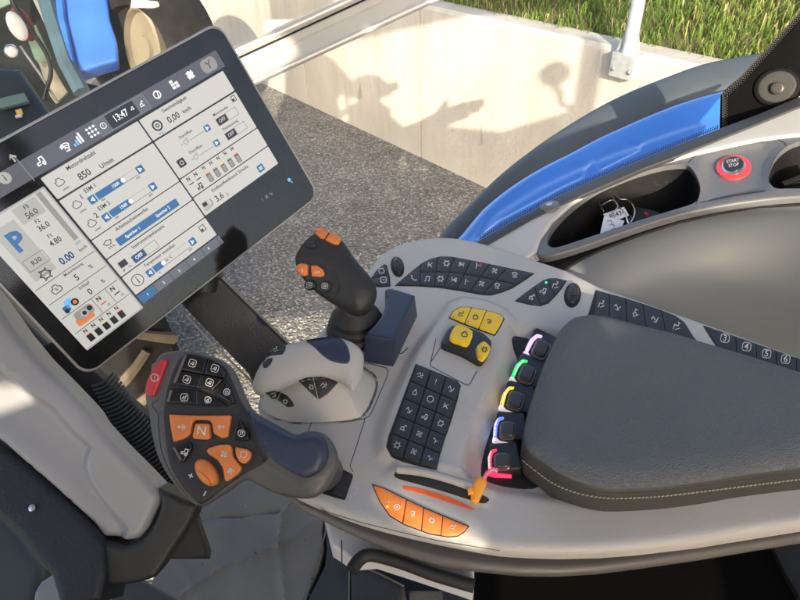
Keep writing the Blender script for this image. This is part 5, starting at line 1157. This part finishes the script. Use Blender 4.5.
# bellows and vents
bel = thing('ribbed_bellows', dep(135, 430, .7), 'dark ribbed rubber bellows between steering column and lever head', 'bellows')
GP = Pl(dep(130, 430, .66), nrm(np.array([.25, -.75, .6])))
hf('backing', [(60, 340), (90, 368), (140, 410), (152, 420), (190, 500), (210, 560), (150, 560), (120, 480), (60, 420), (20, 350)], Pl(GP.xyz(0, 0, -.006), GP.n), DARKP, bel, R=.004, depth=.03, step=.02)
for i in range(34):
    t = i/33.; c = np.array([103, 379])*(1-t) + np.array([176, 500])*t; dv = nrm([.80, -.52])*(13+7*t)
    mb = MB(); mb.tube([GP.at(*(c + dv*q + np.array([.5, .8])*(3.2*(1-q*q))), .008*math.sqrt(max(0, 1-q*q))-.001) for q in (-1, -.8, -.5, -.2, .1, .4, .7, .9, 1)], .00165, 6); mb.build('rib', mat('bellows_rib', (.05, .056, .062), .5, var=.2, vscale=30), bel)
vg = thing('vent_grille', dep(70, 380, .7), 'dark slotted vent grille under the lower left corner of the screen', 'vent')
VP = Pl(dep(65, 375, .68), nrm(np.array([.35, -.75, .55])))
hf('vent_body', [(-60, 200), (0, 290), (25, 320), (58, 352), (75, 372), (95, 392), (110, 420), (110, 450), (60, 420), (0, 350), (-60, 280)], VP, mat('vent_body', (.10, .105, .105), .45, var=.3, vscale=20, dirt=.3), vg, R=.006, depth=.03, step=.015)
TV = bvh(bpy.data.objects['vent_body'])
for r_ in range(2):
    for i in range(8 if r_ == 0 else 7):
        x = 57+i*4.6+r_*0; y = 361+i*4.2+r_*15
        mb = MB(); S = Surf(TV, [(x, y), (x+3, y+8)])
        for q in ribbon(resamp_open([(x, y), (x+2+i*.2, y+6), (x+6, y+12)], 2), 1.7): mb.add([S.at(a, b_, .0008) for a, b_ in q], [(0, 1, 2, 3)])
        mb.build('slot', DARKP, vg)
# front tyre of this tractor, lugs coloured paler to stand for sunlight
ft = thing('front_tyre', ZP(GZ+.3).at(150, 350), 'black tractor tyre with chunky lugs coloured as sunlit on the gravel below the screen', 'tyre')
tcn = ZP(GZ+.42).at(112, 320); 
mb = MB(); mb.lathe(tcn, nrm((.75, .62, .02)), [(.3, -.16), (.52, -.17), (.62, -.12), (.64, 0), (.62, .12), (.52, .17), (.3, .16)], 48); mb.build('carcass', RUBBER, ft)
ax = nrm((.75, .62, .02)); Xa = nrm(np.cross(ax, (0, 0, 1))); Ya = np.cross(ax, Xa)
for k in range(22):
    for s_ in (-1, 1):
        a0 = 2*math.pi*(k+(.5 if s_ > 0 else 0))/22; mb = MB(); pts = []
        for t in np.linspace(0, 1, 5):
            a = a0+t*.17; r = .66-.035*t*t; pts.append(tcn + ax*s_*(.0+.15*t) + (Xa*math.cos(a)+Ya*math.sin(a))*r)
        mb.tube(pts, [.024, .024, .026, .028, .03], 6); mb.build('lug', mat('sunlit_lug', (.085, .07, .048), .85, var=.3, vscale=10), ft)
# floor
FZ = -.62
fl = MB(); fl.add([(-.75, -.6, FZ-.03), (.95, -.6, FZ-.03), (.95, .86, FZ-.03), (-.10, .86, FZ-.03), (-.30, .70, FZ-.03), (-.50, .45, FZ-.03), (-.75, .28, FZ-.03)], [tuple(range(7))])
o = fl.build('cab_floor', mat('floor_black', (.008, .008, .008), .8, dirt=.1), None, 0); tag(o, 'black cab floor', kind='structure')
o.modifiers.new('s', 'SOLIDIFY').thickness = .03
FM = ZP(FZ)
mt_ = thing('floor_mat', FM.at(250, 560), 'creased slate grey floor mat on the cab floor beside the lever', 'floor mat')
def crease(lines):
    L_ = [np.array([FM.uv(*p) for p in l]) for l, a, w in lines]
    def f(V, d):
        z = np.zeros(len(V))
        for (l, a, w), P in zip(lines, L_):
            for i in range(len(P)-1):
                A, B = P[i], P[i+1]; D = B-A; t = np.clip(((V-A)@D)/(D@D), 0, 1); q = np.linalg.norm(V-(A+t[:, None]*D), axis=1); z = z + a*np.exp(-(q/w)**2)
        return z + .0022*np.sin(V[:, 0]*23+1.5*np.sin(V[:, 1]*17))*np.sin(V[:, 1]*19+.5)
    return f
hf('mat_sheet', rnd([(110, 680), (160, 560), (182, 520), (196, 505), (226, 470), (330, 480), (328, 505), (322, 530), (324, 548), (318, 570), (302, 606), (290, 680)], 3), FM, MATF, mt_, R=.003, depth=.02, step=.008,
   zf=crease([([(130, 534), (200, 519), (285, 510)], -.007, .004), ([(279, 548), (284, 590), (292, 660)], .006, .006), ([(279, 545), (283, 512), (300, 498)], .007, .005), ([(150, 620), (220, 570), (278, 546)], .005, .004), ([(279, 546), (318, 520)], .005, .007), ([(200, 600), (170, 545)], .004, .01)]))
m2_ = thing('second_floor_mat', FM.at(335, 570), 'narrow dark grey mat strip right of the large mat', 'floor mat')
hf('mat_sheet', [(322, 500), (328, 535), (350, 548), (350, 600), (350, 680), (300, 680), (306, 604), (325, 565), (327, 548)], ZP(FZ+.004), mat('dark_mat', (.035, .036, .036), .7, bump=.8, bscale=220, var=.25, vscale=14, dirt=.35, bdist=.001), m2_, R=.003, depth=.02, step=.014)
m3_ = thing('edge_floor_mat', FM.at(380, 590), 'brown black floor mat with a pale cut edge under the console', 'floor mat')
hf('mat_sheet', [(350, 540), (352, 560), (380, 573), (404, 585), (408, 604), (404, 680), (351, 680), (351, 600)], ZP(FZ+.008), MATB, m3_, R=.003, depth=.02, step=.014)
hf('mat_flap', [(409, 540), (409, 590), (440, 590), (500, 591), (500, 680), (409, 680)], ZP(FZ+.006), MATB, m3_, R=.003, depth=.02, step=.014)
for pts, own, z in (([(350.5, 562), (380, 574), (404, 586)], m3_, .011), ([(349.5, 562), (349, 590), (348.5, 640)], m2_, .007), ([(325, 516), (326, 530), (318, 560), (304, 604)], mt_, .003)):
    mb = MB(); q = ZP(FZ+z); mb.tube([q.at(x, y) for x, y in resamp_open(pts, 6)], .0016, 6); mb.build('cut_edge', mat('cut_edge', (.17, .14, .10), .8), own)
# small debris
db = MB()
for i in range(36):
    x = rng.uniform(170, 480); y = rng.uniform(500, 600); p = ZP(FZ+.012).at(x, y); s = rng.uniform(.0008, .0022); a = rng.uniform(0, 6.28)
    db.add([(p[0]+v[0]*s*1.6*math.cos(a)-v[1]*s*math.sin(a), p[1]+v[0]*s*1.6*math.sin(a)+v[1]*s*math.cos(a), p[2]+v[2]*s*.6) for v in ico], icf, int(rng.integers(0, 3)))
tag(db.build('floor_grit', [mat('grit_pale', (.35, .3, .22), .9), mat('grit_dark', (.08, .06, .04), .9), mat('grit_red', (.25, .09, .05), .8)], None, 0), 'tiny crumbs and grit on the floor mats', kind='stuff')
# seat base under the console
sb = thing('seat_base', (.35, .12, -.45), 'black seat base and rails in the shade under the console', 'seat base')
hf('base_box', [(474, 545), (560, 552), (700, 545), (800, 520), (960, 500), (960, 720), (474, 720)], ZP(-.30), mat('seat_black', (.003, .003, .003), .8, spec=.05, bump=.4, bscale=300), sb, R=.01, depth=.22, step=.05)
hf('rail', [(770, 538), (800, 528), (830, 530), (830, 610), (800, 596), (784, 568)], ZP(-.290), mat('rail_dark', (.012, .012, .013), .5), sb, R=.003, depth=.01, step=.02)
# ================================================================ unseen pieces behind the viewer, added to shape the sunlight on console and wall
SY = -.9; SDIR = nrm(ray(383, 115))
def plate_xz(name, poly, y, m_, parent, th=.012, holes=(), step=.08):
    P = resamp(poly, step); V, T_, bd = mesh2d(P, step, (), [resamp(h, .02) for h in holes])
    mb = MB(); n = len(V)
    mb.add([(a, y, c) for a, c in V] + [(a, y-th, c) for a, c in V], list(T_) + [tuple(i+n for i in f[::-1]) for f in T_] + [(a, b, b+n, a+n) for a, b in bd])
    return mb.build(name, m_, parent)
door = thing('sun_block_panel', (0, SY, -.6), 'dark grey sun-blocking panel added behind the viewer, openings cut for sun patches', 'sun blocker')
def shade_pt(x, y):   # where the sun ray that ends on the wall at this spot crosses the added panel
    r = ray(x, y); p = CAM + r*(((WO-CAM)@WN)/(r@WN)); t = (p[1]-SY)/SDIR[1]; q = p-SDIR*t; return (q[0], q[2])
top_edge = [(1.6, .66)] + [shade_pt(*q) for q in ((580, 107), (540, 120), (500, 132))] + [(.62, .60), (.30, .60), (.20, .60)] + [shade_pt(*q) for q in ((404, 136), (401, 124), (390, 116), (391, 108), (382, 103), (378, 96), (386, 97), (393, 92), (388, 82), (378, 75.5), (368, 73.5), (359, 75.5), (352, 81), (345, 72), (331, 58), (318, 49), (300, 42), (285, 38))] + [(-1.25, 1.0)]
holes = [ [(-.012, .437), (.02, .438), (.075, .424), (.082, .412), (.07, .405), (.03, .412), (-.005, .425)],
          [(-.138, .53), (-.125, .532), (-.122, .513), (-.134, .512)],
          [(-.45, .50), (-.33, .485), (-.325, .462), (-.36, .452), (-.47, .46)],
          [(.0, -.12), (.16, -.12), (.56, .36), (.22, .37)],
          [(-.36, .82), (-.36, .94), (-.17, .905), (-.15, .87), (-.19, .825), (-.24, .80)],
          [(.215, .54), (.25, .54), (.25, .517), (.215, .512)], [(-.50, .94), (-.42, .98), (-.38, .70), (-.44, .66)],
          ]
plate_xz('sun_block_sheet', [(-1.25, -.62), (1.6, -.62)] + top_edge, SY, mat('sun_block_grey', (.2, .2, .2), .6), door, .03, holes)  # unseen blocker; outline and openings shaped for the wanted shadows and sun patches
cm = thing('outside_mirror', (1.29, SY, .7), 'black outside mirror on a bent arm, behind the viewer', 'mirror')
mb = MB(); mb.lathe((1.285, SY, .985), (0, 1, 0), [(.0001, -.02), (.085, -.018), (.09, 0), (.085, .018), (.0001, .02)], 24, sx=1.0); mb.build('mirror_head', BLACK, cm)
mb = MB(); mb.tube([(1.29, SY, .9), (1.33, SY, .84), (1.34, SY, .76), (1.44, SY, .70)], .022, 8); mb.build('mirror_arm', BLACK, cm)
cp = thing('shadow_cast_post', (1.46, SY, .5), 'dark upright post added behind the viewer to cast a shadow on the wall', 'shadow caster')
mb = MB(); mb.box((1.46, SY, .86), (.055, 0, 0), (0, .03, 0), (0, 0, .36)); mb.build('post', BLACK, cp)  # unseen upright, added for the narrow bar of shadow on the wall

rf = thing('added_cab_roof', (0, 0, 1.5), 'unseen grey cab roof added to dim the skylight, with a square opening', 'cab roof')
V, T_, bd = mesh2d(resamp([(-1.3, -.88), (1.62, -.88), (1.62, 1.15), (-1.3, 1.15)], .2), .2, (), [resamp([(-.45, -.45), (.75, -.45), (.75, .45), (-.45, .45)], .1)])  # roof added to cut the sky light; its opening lets part through
mb = MB(); n = len(V); mb.add([(a, b, 1.5) for a, b in V]+[(a, b, 1.58) for a, b in V], [f[::-1] for f in T_]+[tuple(i+n for i in f) for f in T_]+[(a, b, b+n, a+n) for a, b in bd]); mb.build('added_roof_slab', mat('added_roof_slab', (.5, .48, .45), .8), rf)
# ================================================================ light
w = bpy.data.worlds.new('World'); SC.world = w; w.use_nodes = True; nt = w.node_tree; bg = nt.nodes['Background']
sk = nt.nodes.new('ShaderNodeTexSky'); sk.sky_type = 'NISHITA'; sk.sun_disc = False
SD = nrm(ray(383, 115)); EL = math.asin(-SD[2]); AZ = math.atan2(-SD[0], -SD[1])
sk.sun_elevation = EL; sk.sun_rotation = AZ; sk.air_density = .8; sk.dust_density = 4; sk.ozone_density = .2
nt.links.new(sk.outputs[0], bg.inputs[0]); bg.inputs[1].default_value = SKY
sd = bpy.data.lights.new('sun', 'SUN'); sd.energy = SUN; sd.angle = math.radians(.5); sd.color = (1, .87, .67)
so = bpy.data.objects.new('sun', sd); COL.objects.link(so); so.rotation_euler = Vector(SD).to_track_quat('-Z', 'Y').to_euler(); so.location = (0, -6, 4)
vs = SC.view_settings; vs.view_transform = 'Standard'; vs.look = 'None'; vs.exposure = EXPO; vs.gamma = 1; vs.use_curve_mapping = False
